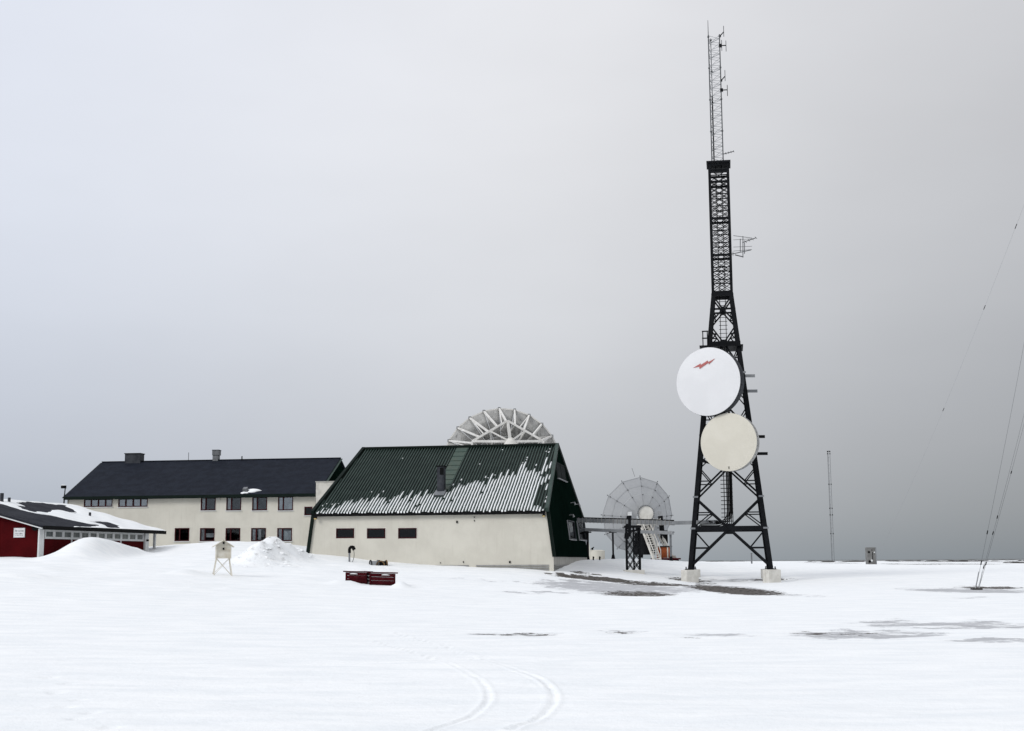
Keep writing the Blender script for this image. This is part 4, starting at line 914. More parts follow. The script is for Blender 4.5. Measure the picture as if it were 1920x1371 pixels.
tr = thing('lattice_trestle', A(*at(1186, 1070, 95.3)[:2], .5), 'short black lattice trestle on a concrete slab under the cable bridge', 'trestle')
tc_ = at(1186.2, 985, 95.6); zt = tc_[2] - .02; zf = at(1186, 1069, 95.)[2]; hw = .46
for sx in (-1, 1):
    for sy in (-1, 1):
        m = MB(); m.bar(A(tc_[0] + sx * hw, tc_[1] + sy * hw, zf - .05), A(tc_[0] + sx * hw, tc_[1] + sy * hw, zt), .085); m.build('post', 'steel_dark', tr)
m = MB(); m.bar(A(tc_[0], tc_[1] - hw - .02, zf), A(tc_[0], tc_[1] - hw - .02, zt), .11); m.build('post', 'steel_dark', tr)
for fy in (-1, 1):
    for half in (-1, 1):
        for i in range(4):
            z0, z1 = zf + (zt - .3 - zf) * i / 4, zf + (zt - .3 - zf) * (i + 1) / 4; xa, xb = tc_[0], tc_[0] + half * hw
            if i % 2: xa, xb = xb, xa
            m = MB(); m.bar(A(xa, tc_[1] + fy * hw, z0), A(xb, tc_[1] + fy * hw, z1), .06, .05); m.bar(A(xb, tc_[1] + fy * hw + .04, z0), A(xa, tc_[1] + fy * hw + .04, z1), .06, .05); m.build('brace', 'steel_dark', tr)
m = MB(); m.box(A(tc_[0], tc_[1], zt - .08), (2 * hw + .24, 2 * hw + .2, .16)); m.box(A(tc_[0], tc_[1], zt - .36), (2 * hw + .1, 2 * hw + .1, .08)); m.build('cap', 'steel_dark', tr)
gf = zg(tc_[0], tc_[1]); m = MB(); m.box(A(tc_[0], tc_[1], (zf + gf - .5) / 2), (1.45, 1.4, zf - gf + .5)); m.build('footing', 'concrete', tr, bevel=.03)
m = MB(); ax_ = at(1180, 975, 95); m.bar(A(tc_[0] - .28, tc_[1] - .5, zt - .7), A(tc_[0] - .24, tc_[1] - .5, zt + .72), .2, .14); m.build('junction_post', 'steel_dark', tr)
m = MB(); m.box(A(tc_[0] - .24, tc_[1] - .5, zt + .82), (.28, .22, .26)); m.build('junction_box', 'white_trim', tr)

q0 = at(1094, 993, 110); q1 = at(1262, 999.5, 107)
pb = thing('pipe_bridge', A(*((q0 + q1) / 2)[:2], q1[2] - .3), 'light grey beam on slender posts below the cable bridge', 'pipe bridge')
m = MB(); m.bar(q0, q1, .4, .26); m.build('beam', 'galv', pb)
for px, y_, r in ((1149, 109, .07), (1257, 107.2, .08), (1101.5, 109.8, .10)):
    t = at(px, 997, y_); zgd = zg(t[0], t[1]) - .3; m = MB(); m.bar(A(t[0], t[1], zgd), A(t[0], t[1], t[2] + .05), r * 2, r * 2); m.box(A(t[0], t[1], t[2] - .05), (.62, .3, .1)); m.build('post', 'steel_dark' if px != 1257 else 'steel_grey', pb)
    m = MB(); m.cyl(A(t[0], t[1], zgd), A(t[0], t[1], zgd + .65), .22, 8, .1); m.build('post_foot', 'steel_dark', pb)

# ================================================================== BIG DISH BEHIND THE HALL
BY = 132.0; bc = at(941, 878, BY); BR = 112 / FPX * (BY * math.cos(PITCH)) * 1.005
big = thing('satellite_dish', A(bc[0], bc[1], zg(bc[0], bc[1])), 'huge satellite dish seen from behind, white ribs rising over the green roof', 'satellite dish')
def pan(c, R, depth, r, t, off=0.0, axis=None, ca=None, cb_=None):     # point on paraboloid, vertex towards the camera
    k = r / R; return c + ca * (r * math.cos(t)) + cb_ * (r * math.sin(t)) - axis * (depth * (1 - k * k)) - axis * off
bax = unit(A(-.04, 1, .05)); bca = unit(np.cross(bax, A(0, 0, 1))); bcb = np.cross(bca, bax); NS = 24; BD = 2.2
BPn = lambda r, t, off=0.0: pan(bc, BR, BD, r, t, off, bax, bca, bcb)
th0 = math.radians(2.4 + 90)
for i in range(NS):
    t0, t1 = th0 + 2 * math.pi * i / NS + .004, th0 + 2 * math.pi * (i + 1) / NS - .004
    for r0, r1 in ((.12, .52), (.525, .78), (.785, 1.0)):
        m = MB(); k = 4; vs = []
        for a in range(4):
            for b in range(k + 1): vs.append(BPn(BR * (r0 + (r1 - r0) * a / 3), t0 + (t1 - t0) * b / k))
        fs = [(a * (k + 1) + b, a * (k + 1) + b + 1, (a + 1) * (k + 1) + b + 1, (a + 1) * (k + 1) + b) for a in range(3) for b in range(k)]
        m.add(vs, fs, True); o = m.build('reflector_panel', 'dish_back' if r0 > .7 else 'dish_grime', big); md = o.modifiers.new('s', 'SOLIDIFY'); md.thickness = .04
    # stiffening fins on the panels (three per sector)
    m = MB()
    for f in (.25, .5, .75): m.bar(BPn(BR * .55, t0 + (t1 - t0) * f, .02), BPn(BR * .99, t0 + (t1 - t0) * f, .02), .04, .07, bax)
    m.build('stiffener', 'dish_back', big)
    p, q = BPn(BR * 1.005, th0 + 2 * math.pi * i / NS, .06), BPn(BR * 1.005, th0 + 2 * math.pi * (i + 1) / NS, .06)
    m = MB(); m.bar(p, q, .13, .13); m.build('rim_beam', 'dish_beam', big)
    m = MB(); m.box(p, (.26, .2, .26)); m.build('rim_node', 'vent_metal', big)
# stand-off ring and struts
rc = at(952, 866, BY - 3.4); RR = 76 / FPX * BY * math.cos(PITCH)
hexv = [rc + bca * RR * math.cos(math.radians(90 + 60 * k)) + bcb * RR * math.sin(math.radians(90 + 60 * k)) for k in range(6)]
apex = at(957, 828, BY - 4.2)
def hexpt(ang):
    k = (ang - math.radians(90)) / math.radians(60) % 6; i = int(k); f = k - i; return hexv[i] * (1 - f) + hexv[(i + 1) % 6] * f
for k in range(6):
    m = MB(); m.bar(hexv[k], hexv[(k + 1) % 6], .2, .2); m.build('ring_beam', 'dish_beam', big)
for i in range(NS):
    t = th0 + 2 * math.pi * i / NS; p = BPn(BR * 1.0, t, .08); h = hexpt(t); m = MB(); m.bar(p, h, .17, .17); m.build('rib', 'dish_beam', big)
    m = MB(); m.bar(BPn(BR * .62, t, .02), hexpt(t), .11, .11); m.build('strut', 'dish_beam', big)
    if i % 2 == 0:
        p2 = hexpt(t + math.pi / NS * 1.0); m = MB(); m.bar(BPn(BR * 1.0, t, .08), p2, .09, .09); m.build('strut', 'dish_beam', big)
for k in range(6):
    m = MB(); m.bar(hexv[k], apex, .22, .22); m.build('strut', 'dish_beam', big)
    mid = (hexv[k] + hexv[(k + 1) % 6]) / 2; m = MB(); m.bar(mid, apex, .15, .15); m.bar(mid, BPn(BR * .3, math.radians(90 + 60 * k + 30), .02), .14, .14); m.build('strut', 'dish_beam', big)
m = MB(); m.cyl(apex + A(0, .3, .35), apex + A(0, 0, -.75), .25, 16, .95); m.build('hub_cone', 'hub_white', big)
m = MB(); m.cyl(BPn(0, 0, -.4), BPn(0, 0, 2.4), 1.2, 20, .9); m.build('hub', 'hub_white', big)
zgr = zg(bc[0], bc[1]); m = MB(); m.cyl(A(bc[0], bc[1] - BD - 1.8, zgr - .3), A(bc[0], bc[1] - BD - 1.8, bc[2]), 1.6, 20, 1.1); m.build('pedestal', 'hub_white', big)
m = MB(); m.bar(apex + A(0, 0, -.5), A(bc[0] + .2, bc[1] - BD - 1.8, bc[2] - .3), .5, .5); m.build('yoke', 'hub_white', big)

# ================================================================== SMALLER DISH
SY = 128.0; s_c = at(1195, 966, SY); SR = 72 / FPX * SY * math.cos(PITCH)
sm = thing('satellite_dish', A(s_c[0], s_c[1], zg(s_c[0], s_c[1])), 'pale twelve-sided satellite dish with white access stairs behind the trestle', 'satellite dish')
sax = unit(A(-.36, 1, .22)); sca = unit(np.cross(sax, A(0, 0, 1))); scb = np.cross(sca, sax); SD = 1.25; NP = 12
SPn = lambda r, t, off=0.0: pan(s_c, SR, SD, r, t, off, sax, sca, scb)
for i in range(NP):
    t0, t1 = 2 * math.pi * i / NP, 2 * math.pi * (i + 1) / NP
    for r0, r1 in ((.18, .60), (.606, 1.0)):
        m = MB(); vs = []
        for a in range(4):
            rr = SR * (r0 + (r1 - r0) * a / 3); P0, P1 = SPn(rr, t0), SPn(rr, t1); g_ = .010 if a < 9 else 0
            vs += [P0 + (P1 - P0) * g_, P1 - (P1 - P0) * g_]
        m.add(vs, [(2 * a, 2 * a + 1, 2 * a + 3, 2 * a + 2) for a in range(3)]); o = m.build('reflector_panel', 'dish_pale', sm); md = o.modifiers.new('s', 'SOLIDIFY'); md.thickness = .03
    m = MB(); m.bar(SPn(SR * .3, t0, .06), SPn(SR * 1.02, t0, .06), .045, .06, sax); m.build('rib', 'galv', sm)
    m = MB(); m.bar(SPn(SR * 1.0, t0, .04), SPn(SR * 1.0, t1, .04), .035, .035); m.bar(SPn(SR * .8, t0, .04), SPn(SR * .8, t1, .04), .022, .022); m.build('rim_wire', 'galv', sm)
    for r in (.58, .78, .96, 1.03):
        m = MB(); m.box(SPn(SR * r, t0, .08), (.075, .075, .075)); m.build('bolt', 'black_trim', sm)
m = MB(); m.bar(SPn(SR * 1.02, math.radians(98)), SPn(SR * 1.02, math.radians(98)) + A(-.25, 0, .8), .03); m.build('whip', 'thin_steel', sm)
m = MB(); m.cyl(at(1211, 963, SY - 1.2), at(1211, 963, SY - 2.2), .74, 28); hb = m.build('hub', 'hub_white', sm)
m = MB(); vs = []; 
for i in range(28):
    t = 2 * math.pi * i / 28; cpt = at(1211, 963, SY - 2.22); m.box(cpt + A(math.cos(t) * .75, 0, math.sin(t) * .75), (.12, .12, .12))
m.build('hub_flange', 'vent_metal', hb)
gs = lambda px, py, y_: at(px, py, y_)
for px in (1179.5, 1238):
    s = 1 if px > 1200 else -1
    m = MB(); m.bar(at(px + s * .0, 968, SY - 1.6), at(px + s * 5, 1010, SY - 1.8), .42, .4); m.build('side_arm', 'steel_dark', sm)
    m = MB(); m.box(at(px - s * 1, 962, SY - 1.6), (.30, .30, .30)); m.build('arm_head', 'galv', sm)
m = MB(); m.box(at(1245, 1007, SY - 1.4), (.62, .8, 1.2)); m.build('drive_box', 'black_trim', sm)
m = MB(); q = at(1207, 990, SY - 1.0); m.cyl(A(q[0], q[1], zgr), A(q[0], q[1], q[2] + .4), 1.05, 16, .7); m.build('pedestal', 'steel_dark', sm)
m = MB(); q = at(1222, 983, SY - 2.6); m.box(q, (2.7, 1.4, .16)); m.build('deck', 'hub_white', sm)
m = MB()
for px in (1203, 1214, 1226, 1238): m.bar(at(px, 983, SY - 3.3), at(px, 972, SY - 3.3), .06)
m.bar(at(1203, 975.5, SY - 3.3), at(1238, 974, SY - 3.3), .05); m.build('deck_rail', 'ladder_white', sm)
# stairs: stringers and treads
sa, sb_ = at(1201, 984, SY - 3.2), at(1226, 1050, SY - 4.6); off = A(.70, .18, 0)
for o_ in (A(0, 0, 0), off * .9):
    m = MB(); m.bar(sa + o_, sb_ + o_, .12, .2); m.build('stringer', 'ladder_white', sm)
for i in range(15):
    c = sa + (sb_ - sa) * (i + .5) / 15 + off * .45; m = MB(); m.box(c, (.6, .24, .06)); m.build('tread', 'ladder_white', sm)
for o_ in (A(-.05, -.1, .9), off * .95 + A(0, 0, .85)):
    m = MB(); m.bar(sa + o_, sb_ + o_, .06); 
    for k in range(5):
        p = sa + (sb_ - sa) * k / 4; m.bar(p + o_, p + o_ * A(1, 1, 0), .05)
    m.build('handrail', 'ladder_white', sm)
for a, b, wd, mt in ((at(1240, 1003, SY - 1.8), at(1262, 1046, SY - 2.6), .2, 'ladder_white'), (at(1233, 1002, SY - 1.8), at(1254, 1040, SY - 2.4), .12, 'ladder_white'), (at(1216, 990, SY - 2.4), at(1243, 1049, SY - 3.2), .12, 'ladder_white'), (at(1222, 1004, SY - 3), at(1227, 984, SY - 3), .1, 'ladder_white'), (at(1203, 1003, SY - 1.4), at(1203, 1046, SY - 1.4), .26, 'steel_dark')):
    m = MB(); m.bar(a, b, wd); m.build('mount_leg', mt, sm)
m = MB(); q = at(1264, 1049, SY - 2.5); m.hexa([q + A(-.45, -.4, -.7), q + A(.55, -.4, -.7), q + A(.55, .4, -.7), q + A(-.45, .4, -.7), q + A(-.35, -.3, .35), q + A(.1, -.3, .35), q + A(.1, .3, .35), q + A(-.35, .3, .35)]); m.build('leg_footing', 'tank_cream', sm)
# orange-brown shed behind the stairs
oc = at(1245, 1035, SY - 2.8); ob = thing('orange_shed', A(oc[0], oc[1], oc[2] - .6), 'small rusty orange shed behind the white stairs of the pale dish', 'shed')
m = MB(); m.box(oc + A(0, 0, -.05), (1.25, 1.0, 1.0)); m.build('wall', 'orange_box', ob)
m = MB(); m.box(oc + A(0, 0, .49), (1.4, 1.2, .10)); m.build('roof', 'black_trim', ob)
m = MB(); m.box(oc + A(.28, -.52, -.05), (.12, .05, 1.0)); m.build('corner_board', 'tank_cream', ob)
m = MB(); m.box(oc + A(.1, -.3, -.64), (2.6, 1.8, .14)); m.build('deck', 'crate_red', ob); m = MB(); m.box(oc + A(.1, -.2, -1.0), (2.3, 1.4, .7)); m.build('base', 'black_trim', ob)
# cream tank hut right behind the hall
tq = at(1118, 1040, 122); tk = thing('fuel_tank', A(tq[0], tq[1], zg(tq[0], tq[1])), 'squat cream tank beyond the corner of the green gable', 'tank')
m = MB(); zt = at(1118, 1033, 122)[2]; zf = zg(tq[0], tq[1]) - .4; m.cyl(A(tq[0], tq[1], zf), A(tq[0], tq[1], zt), .78, 24); m.build('shell', 'tank_cream', tk)
m = MB(); m.cyl(A(tq[0], tq[1], zt), A(tq[0], tq[1], zt + .08), .80, 24, .5); m.build('lid', 'tank_cream', tk)
m = MB(); m.hexa([A(tq[0] - .75, tq[1] - .6, zf), A(tq[0] - .3, tq[1] - .6, zf), A(tq[0] - .3, tq[1] + .6, zf), A(tq[0] - .75, tq[1] + .6, zf), A(tq[0] - .75, tq[1] - .6, zt + .75), A(tq[0] - .68, tq[1] - .6, zt + .75), A(tq[0] - .68, tq[1] + .6, zt + .75), A(tq[0] - .75, tq[1] + .6, zt + .75)]); m.build('side_fin', 'tank_cream', tk)
m = MB(); m.cyl(A(tq[0] - .35, tq[1] - .1, zt + .05), A(tq[0] - .3, tq[1] - .1, zt + .3), .06, 8); m.bar(A(tq[0] - .5, tq[1] - .1, zt + .14), A(tq[0] - .2, tq[1] - .1, zt + .34), .08); m.build('valve', 'black_trim', tk)
for px, y_, wh in ((1112.5, 104, 'just off the corner of the hall'), (1124.5, 104, 'on the trestle side of its twin')):
    q = at(px, 1052, y_); zz = zg(q[0], q[1]); m = MB(); m.bar(A(q[0], q[1], zz - .3), A(q[0], q[1], zz + .28), .11, .11); m.bar(A(q[0], q[1] - .02, zz + .2), A(q[0] + .08, q[1] - .02, zz + .2), .08); m.build('marker_peg', 'black_trim', None, 'stubby dark peg in the snow ' + wh, 'peg', 'dark pegs by the hall')

# ================================================================== SMALL THINGS IN THE SNOW
# weather screen on stilts
q = at(417, 1079, 72); zz = zg(q[0], q[1]); PXM = 72 / FPX
ws_ = thing('weather_screen', A(q[0], q[1], zz), 'white louvred weather instrument box on four thin splayed legs', 'weather box')
zb1, zb2, zrf = at(417, 1047, 72)[2], at(417, 1023, 72)[2], at(417, 1012.5, 72)[2]; hw, hd = .40, .34
an = .28; ex = A(math.cos(an), math.sin(an), 0); ey = A(-math.sin(an), math.cos(an), 0); c = A(q[0], q[1], 0)
def WS(u, v, z_): return c + ex * u + ey * v + A(0, 0, z_)
m = MB(); m.box(WS(0, 0, (zb1 + zb2) / 2), (2 * hw - .04, 2 * hd - .04, zb2 - zb1), ex, ey); m.poly([WS(-hw + .02, -hd + .02, zb2), WS(hw - .02, -hd + .02, zb2), WS(0, -hd + .02, zrf - .04)]); m.poly([WS(hw - .02, hd - .02, zb2), WS(-hw + .02, hd - .02, zb2), WS(0, hd - .02, zrf - .04)]); m.build('box', 'white_paint', ws_)
for sgn in (-1, 1):
    m = MB(); pts = [WS(0, -hd - .14, zrf), WS(0, hd + .14, zrf), WS(sgn * (hw + .17), hd + .14, zb2 - .06), WS(sgn * (hw + .17), -hd - .14, zb2 - .06)]
    m.slab(pts if sgn < 0 else pts[::-1], .04); m.build('roof', 'white_paint', ws_)
for zz_, hh in ((zb1 + .02, .06), ((zb1 + zb2) / 2 + .1, .03), (zb2 - .04, .05)):
    m = MB(); m.box(WS(0, -hd, zz_), (2 * hw + .02, .05, hh), ex, ey); m.build('rail', 'white_paint', ws_)
for su in (-1, 1):
    m = MB(); m.box(WS(su * (hw - .03), -hd, (zb1 + zb2) / 2), (.06, .06, zb2 - zb1), ex, ey); m.build('corner_post', 'white_paint', ws_)
for k in range(9):
    m = MB(); zc = zb1 + .08 + (zb2 - zb1 - .16) * k / 8; m.hexa([WS(hw - .03, -hd + .06, zc - .02), WS(hw - .03, hd - .06, zc - .02), WS(hw + .02, hd - .06, zc - .04), WS(hw + .02, -hd + .06, zc - .04), WS(hw - .03, -hd + .06, zc + .03), WS(hw - .03, hd - .06, zc + .03), WS(hw + .02, hd - .06, zc + .0), WS(hw + .02, -hd + .06, zc + .0)]); m.build('louvre', 'white_paint', ws_)
for zc in (zb2 - .18, zrf - .17): m = MB(); m.box(WS(0, -hd - .02, zc), (.09, .06, .11), ex, ey); m.build('latch', 'black_trim', ws_)
legs = []
for su in (-1, 1):
    for sv in (-1, 1):
        f = WS(su * (hw + .10), sv * (hd + .12), 0); f[2] = zg(f[0], f[1]) - .15; t = WS(su * (hw - .06), sv * (hd - .06), zb1); legs.append((su, sv, f, t)); m = MB(); m.bar(f, t, .036); m.build('leg', 'white_paint', ws_)
for sv in (-1, 1):
    l = [k for k in legs if k[1] == sv]; a, b = l[0], l[1]; m = MB(); m.bar(a[2] * .85 + a[3] * .15, b[3], .02); m.bar(b[2] * .85 + b[3] * .15 + ey * .03, a[3] + ey * .03, .02); m.build('brace', 'white_paint', ws_)
# two red plank boxes
def crate(px0, px1, pyt, y_, label, tilt, hgt, rot, side):
    a = at(px0, pyt, y_); b = at(px1, pyt + tilt, y_ - rot); ex = unit((b - a) * A(1, 1, 0)); ey = A(-ex[1], ex[0], 0); Lx = np.linalg.norm((b - a)[:2]); ez = A(0, 0, 1)
    exs = unit(b - a); c0 = (a + b) / 2; zgd = zg(c0[0], c0[1])
    o = thing('plank_crate', A(c0[0], c0[1] + .3, zgd - .1), label, 'crate'); n = 5; dep = .85
    for f, v in (('front', 0), ('back', dep)):
        for i in range(n):
            zc = -.07 - hgt * (i + .5) / n; m = MB(); m.box(c0 + exs * random.uniform(-.012, .012) + ey * v + ez * zc, (Lx - .14, .045, hgt / n - .016), exs, ey); m.build('plank', 'crate_red', o)
    for sgn in (-1, 1):
        for i in range(n):
            zc = -.07 - hgt * (i + .5) / n; m = MB(); m.box(c0 + exs * sgn * (Lx / 2 - .09) + ey * dep / 2 + ez * zc, (.045, dep - .05, hgt / n - .016), exs, ey); m.build('plank', 'crate_red', o)
        m = MB(); m.box(c0 + exs * sgn * (Lx / 2 - .11) + ey * (-.03) + ez * (-.07 - hgt / 2), (.09, .05, hgt), exs, ey); m.build('corner_batten', 'crate_red', o)
    for i in range(4):
        m = MB(); m.box(c0 + ey * (-.06 + (dep + .12) * (i + .5) / 4) + ez * (-.03), (Lx + .12, (dep + .12) / 4 - .01, .06), exs, ey); m.build('lid_plank', 'crate_red', o)
    m = MB(); lump(m, c0 + exs * (.1 * side) + ey * .5 + ez * -.0, exs * Lx * .42, ey * .36, ez * .06, side); lump(m, c0 + exs * .15 * side + ey * (-.05) + ez * -.16, exs * .22, ey * .05, ez * .05, 2)
    m.build('lid_snow', 'snow', o, kind='stuff')
crate(646, 690.5, 1070.5, 71, 'dark red plank crate sunk deeper in snow, beside its twin', 1.0, .85, .15, -1)
crate(690.5, 743.5, 1072, 70.4, 'dark red plank crate standing clearer of the snow, beside its twin', 1.5, .95, -.1, 1)
# standpipe with hose
q = at(655, 1052, 90.2); zz = zg(q[0], q[1]); sp = thing('standpipe', A(q[0], q[1], zz), 'grey standpipe with black bent head and thin hose by the cream wall', 'standpipe')
zt = at(655, 1030, 90.2)[2]; m = MB(); m.cyl(A(q[0], q[1], zz - .3), A(q[0], q[1], zt), .065, 10); m.build('pipe', 'steel_grey', sp)
m = MB(); m.tube([A(q[0], q[1], zt - .25), A(q[0] + .0, q[1], zt + .05), A(q[0] + .14, q[1] - .1, zt + .17), A(q[0] + .27, q[1] - .1, zt + .12)], .10, 8); m.cyl(A(q[0] + .22, q[1] - .1, zt + .18), A(q[0] + .34, q[1] - .1, zt - .04), .12, 10); m.build('head', 'black_trim', sp)
m = MB(); m.tube([A(q[0] + .28, q[1] - .1, zt + .1), A(q[0] + .33, q[1] - .1, zt - .3), A(q[0] + .32, q[1] - .1, zz + .3), A(q[0] + .22, q[1] - .08, zz - .05)], .018, 6); m.build('hose', 'black_trim', sp)
# hose reels lying at the wall foot
for px, r, mt, lab in ((701, .32, 'vent_metal', 'grey cable reel half buried at the foot of the cream wall'), (717, .34, 'spool', 'brown and black cable reel half buried at the foot of the cream wall')):
    q = at(px, 1056, 89.9); zz = zg(q[0], q[1]) + .02; o = thing('cable_reel', A(q[0], q[1], zz - r), lab, 'reel'); 
    for dx in (-.24, .24):
        m = MB(); m.cyl(A(q[0] + dx * 1.0 - .02, q[1] + .1, zz), A(q[0] + dx + .03, q[1] + .12, zz), r, 20); m.build('flange', mt if dx > 0 else 'black_trim', o)
    m = MB(); m.cyl(A(q[0] - .24, q[1] + .1, zz), A(q[0] + .24, q[1] + .1, zz), r * .78, 16); m.build('coil', 'black_trim' if mt == 'spool' else 'steel_grey', o)
    if mt == 'spool':
        m = MB()
        for k in range(14):
            t = math.pi * k / 14; m.bar(A(q[0] - .1, q[1] - .28 + .03 * (k % 3), zz) + A(math.cos(t) * .26, 0, math.sin(t) * .26), A(q[0] - .1, q[1] - .28, zz) + A(math.cos(t + .22) * .26, 0, math.sin(t + .22) * .26), .07)
        m.build('hose_coil', 'spool', o)
# grey block pillar
q = at(1634, 1058, 150); zz = zg(q[0], q[1]); zt = at(1634, 1026.5, 150)[2]
pl_ = thing('instrument_pillar', A(q[0], q[1], zz), 'grey upright concrete cabinet standing alone near the shore', 'cabinet')
m = MB(); m.box(A(q[0] - .02, q[1], (zt + zz - .4) / 2), (1.04, .8, zt - zz + .4)); m.build('body', 'grey_block', pl_, bevel=.03)
m = MB(); m.box(A(q[0] + .43, q[1] - .42, (zt + zz) / 2), (.12, .06, zt - zz - .1)); m.build('edge_strip', 'steel_grey', pl_)
for dx, dz, r, mt in ((-.33, -.52, .12, 'black_trim'), (.27, -.55, .08, 'white_trim'), (.0, -.3, .05, 'black_trim'), (-.28, -1.55, .14, 'black_trim'), (-.05, -1.45, .12, 'white_trim')):
    m = MB(); m.cyl(A(q[0] + dx, q[1] - .40, zt + dz), A(q[0] + dx, q[1] - .45, zt + dz), r, 12); m.build('plate', mt, pl_)
m = MB(); m.bar(A(q[0] + .05, q[1] - .43, zt - .5), A(q[0] + .05, q[1] - .43, zt - 1.4), .05); m.build('conduit', 'black_trim', pl_)
# lone post beyond the tower
q = at(1409.5, 1056, 140); zz = zg(q[0], q[1]); m = MB(); m.bar(A(q[0], q[1], zz - .3), A(q[0], q[1], zz + 1.05), .14, .14); m.box(A(q[0], q[1], zz + 1.07), (.2, .2, .05)); m.build('marker_post', 'vent_metal', None, 'single short grey post in open snow seen between the tower legs', 'post')

# ================================================================== FAR LATTICE MAST AND GUYED MAST
def lattice_mast(root, bx, by, z0, z1, r, rl, step, mat, lmat):
    ps = [A(bx - r, by, 0), A(bx + r, by, 0), A(bx, by + 1.7 * r, 0)]
    for p in ps:
        m = MB(); m.cyl(p + A(0, 0, z0 - .3), p + A(0, 0, z1), rl, 6); m.build('mast_leg', mat, root)
    m = MB(); n = int((z1 - z0) / step)
    for k in range(3):
        a, b = ps[k], ps[(k + 1) % 3]
        for j in range(n):
            p, q = (a, b) if j % 2 else (b, a); m.bar(p + A(0, 0, z0 + step * j), q + A(0, 0, z0 + step * (j + 1)), rl * .7)
    m.build('mast_lacing', lmat, root, kind='stuff')
q = at(1562, 1052, 240); zz = zg(q[0], q[1]); zt = at(1555.5, 847, 240)[2]
fm = thing('lattice_mast', A(q[0], q[1], zz), 'slender distant lattice mast near the shore', 'mast'); lattice_mast(fm, q[0], q[1], zz, zt, .22, .028, .7, 'thin_steel', 'galv')
for f in (1.0, .98, .7, .48, .42, .25):
    m = MB(); z_ = zz + (zt - zz) * f
    for dx in (-.21, .21): m.box(A(q[0] + dx, q[1] - .03, z_), (.16, .16, .18))
    m.build('collar', 'black_trim', fm)
m = MB(); m.bar(A(q[0] - .3, q[1], zt + .08), A(q[0] + .3, q[1], zt + .08), .12); m.build('mast_top', 'black_trim', fm)
gb = A(42.5, 101.0, 0); gb[2] = zg(gb[0], gb[1]); GH = 41
gm = thing('guyed_mast', gb, 'tall guyed mast whose thin wires slope down to an anchor in grey ice', 'mast'); lattice_mast(gm, gb[0], gb[1], gb[2], gb[2] + GH, .3, .05, .6, 'thin_steel', 'galv')
an0 = at(1831, 1104, 70); an0[2] = zg(an0[0], an0[1]) - .1
def line_top(pA, px, py):       # the wire seen from pA through an image point, where it reaches the mast
    d = ray(px, py); nA = np.cross(pA - EYE, d); u = gb * A(1, 1, 0); return np.dot(nA, EYE - u) / nA[2]
def wire(a, b, r, ins=(), il=.3, mat='thin_steel'):
    sag = 0; pts = [a + (b - a) * t - A(0, 0, .9 * math.sin(math.pi * t)) * (np.linalg.norm(b - a) / 60) for t in np.linspace(0, 1, 13)]
    m = MB(); m.tube(pts, r, 4); wobj = m.build('guy_wire', mat, gm)
    for f in ins:
        k = f * 12; i = min(int(k), 11); p = pts[i] + (pts[i + 1] - pts[i]) * (k - i); d = unit(pts[i + 1] - pts[i]); m = MB(); m.cyl(p, p + d * il, .032, 8); m.build('insulator', 'black_trim', wobj)
for j, (ex_, px, py, ins) in enumerate((((-.06), 1919, 623, (.045, .10)), ((.05), 1916, 770, (.05, .13, .17)), ((.12), 1920, 772, (.06, .30)))):
    a = an0 + A(ex_, .05 * j, 0); zt = line_top(a, px, py); zt = min(max(zt, 8), GH - 1); wire(a, gb * A(1, 1, 0) + A(0, 0, zt), .0085, ins, .28)
for dx in (-.09, .10):
    m = MB(); dd_ = unit(gb * A(1, 1, 0) + A(0, 0, 30) - an0); m.cyl(an0 + A(dx, 0, 0) - dd_ * .2, an0 + A(dx, 0, 0) + dd_ * 1.5, .022, 6); m.build('anchor_rod', 'galv', gm)
m = MB(); m.box(an0 + A(0, 0, .02), (.5, .4, .22)); m.build('anchor_block', 'rock', gm)
an1 = at(1640, 1053, 172); an1[2] = zg(an1[0], an1[1]) - .1
zt = min(line_top(an1, 1917, 383), GH - 1); wire(an1, gb * A(1, 1, 0) + A(0, 0, zt), .008, (.50, .72, .86), .6, 'galv')
for aa in (at(2900, 1085, 105), at(2600, 1060, 170)):
    aa[2] = zg(aa[0], aa[1]) - .1; wire(aa, gb * A(1, 1, 0) + A(0, 0, 36), .012)

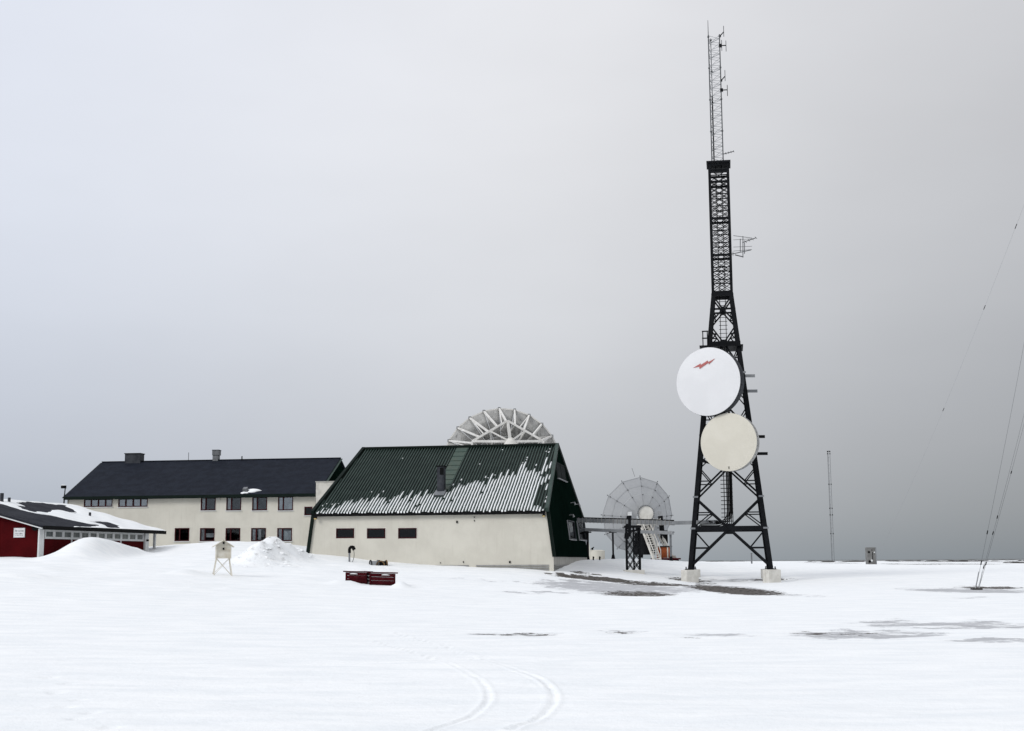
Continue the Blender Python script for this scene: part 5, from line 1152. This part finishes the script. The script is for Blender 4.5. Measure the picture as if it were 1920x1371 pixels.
# ================================================================== SHORE ROCKS
m = MB(); rr = random.Random(5)
for px0, px1, y0, y1, n in ((1510, 1625, 205, 250, 34), (1650, 1800, 235, 300, 40), (1780, 1925, 230, 300, 34), (1325, 1400, 250, 300, 26), (1640, 1900, 290, 330, 60), (1270, 1345, 280, 320, 12), (1860, 1930, 170, 200, 10)):
    for _ in range(n):
        yy = rr.uniform(y0, y1); px = rr.uniform(px0, px1); xw = (px - 960) / FPX * yy; zz = zg(xw, yy); s = rr.uniform(.3, 1.1); lump(m, A(xw, yy, zz - .12), A(s * 1.5, 0, 0), A(0, s * 1.2, 0), A(0, 0, .14 + .16 * rr.random() * s), rr.uniform(0, 6), 7, 3)
m.build('shore_rocks', 'rock', None, 'scattered low dark rocks along the snowy shore', 'rocks', None, 'stuff')

# ================================================================== CLODS ON THE PLOUGHED HEAP, STONES ON THE BARE GROUND
m = MB(); rr = random.Random(11)
def clod(m, c, r, sd, fl=1.0):
    q = random.Random(sd); vs = []
    for i in range(7):
        for j in range(3):
            a = 2 * math.pi * i / 7; k = r * q.uniform(.7, 1.15) * (1, .85, .35)[j]; vs.append(A(c[0] + math.cos(a) * k * 1.2, c[1] + math.sin(a) * k, c[2] + r * fl * (-.35, .35, .75)[j] * q.uniform(.8, 1.1)))
    fs = [(3 * i + j, 3 * ((i + 1) % 7) + j, 3 * ((i + 1) % 7) + j + 1, 3 * i + j + 1) for i in range(7) for j in range(2)] + [tuple(3 * i + 2 for i in range(7))]
    m.add(vs, fs)
for k in range(80):
    h_ = rr.choice(HEAPS); xx, yy = h_[0] + rr.gauss(0, .75) * h_[3], h_[1] - abs(rr.gauss(.2, .7)) * h_[4]; r = rr.choice((.05, .06, .08, .1, .14, .2)) * rr.uniform(.8, 1.2); clod(m, A(xx, yy, zg(xx, yy) - r * .3), r, k, .75)
m.build('snow_clods', 'snow', None, 'rough clods of ploughed snow strewn over the heap beside the weather box', 'snow clods', None, 'stuff')
m = MB(); cand = np.where((graF > .55) & (y_g > 55) & (y_g < 130))[0]; pick = np.random.default_rng(4).choice(cand, min(520, len(cand)), replace=False)
for k, i in enumerate(pick):
    r = rr.choice((.03, .035, .04, .05, .08)); clod(m, A(x_g[i] + rr.uniform(-.13, .13), y_g[i] + rr.uniform(-.13, .13), z_g[i] - .005), r, 900 + k, .45)
m.build('gravel_stones', 'rock', None, 'small dark stones showing on the bare gravel patches', 'stones', None, 'stuff')
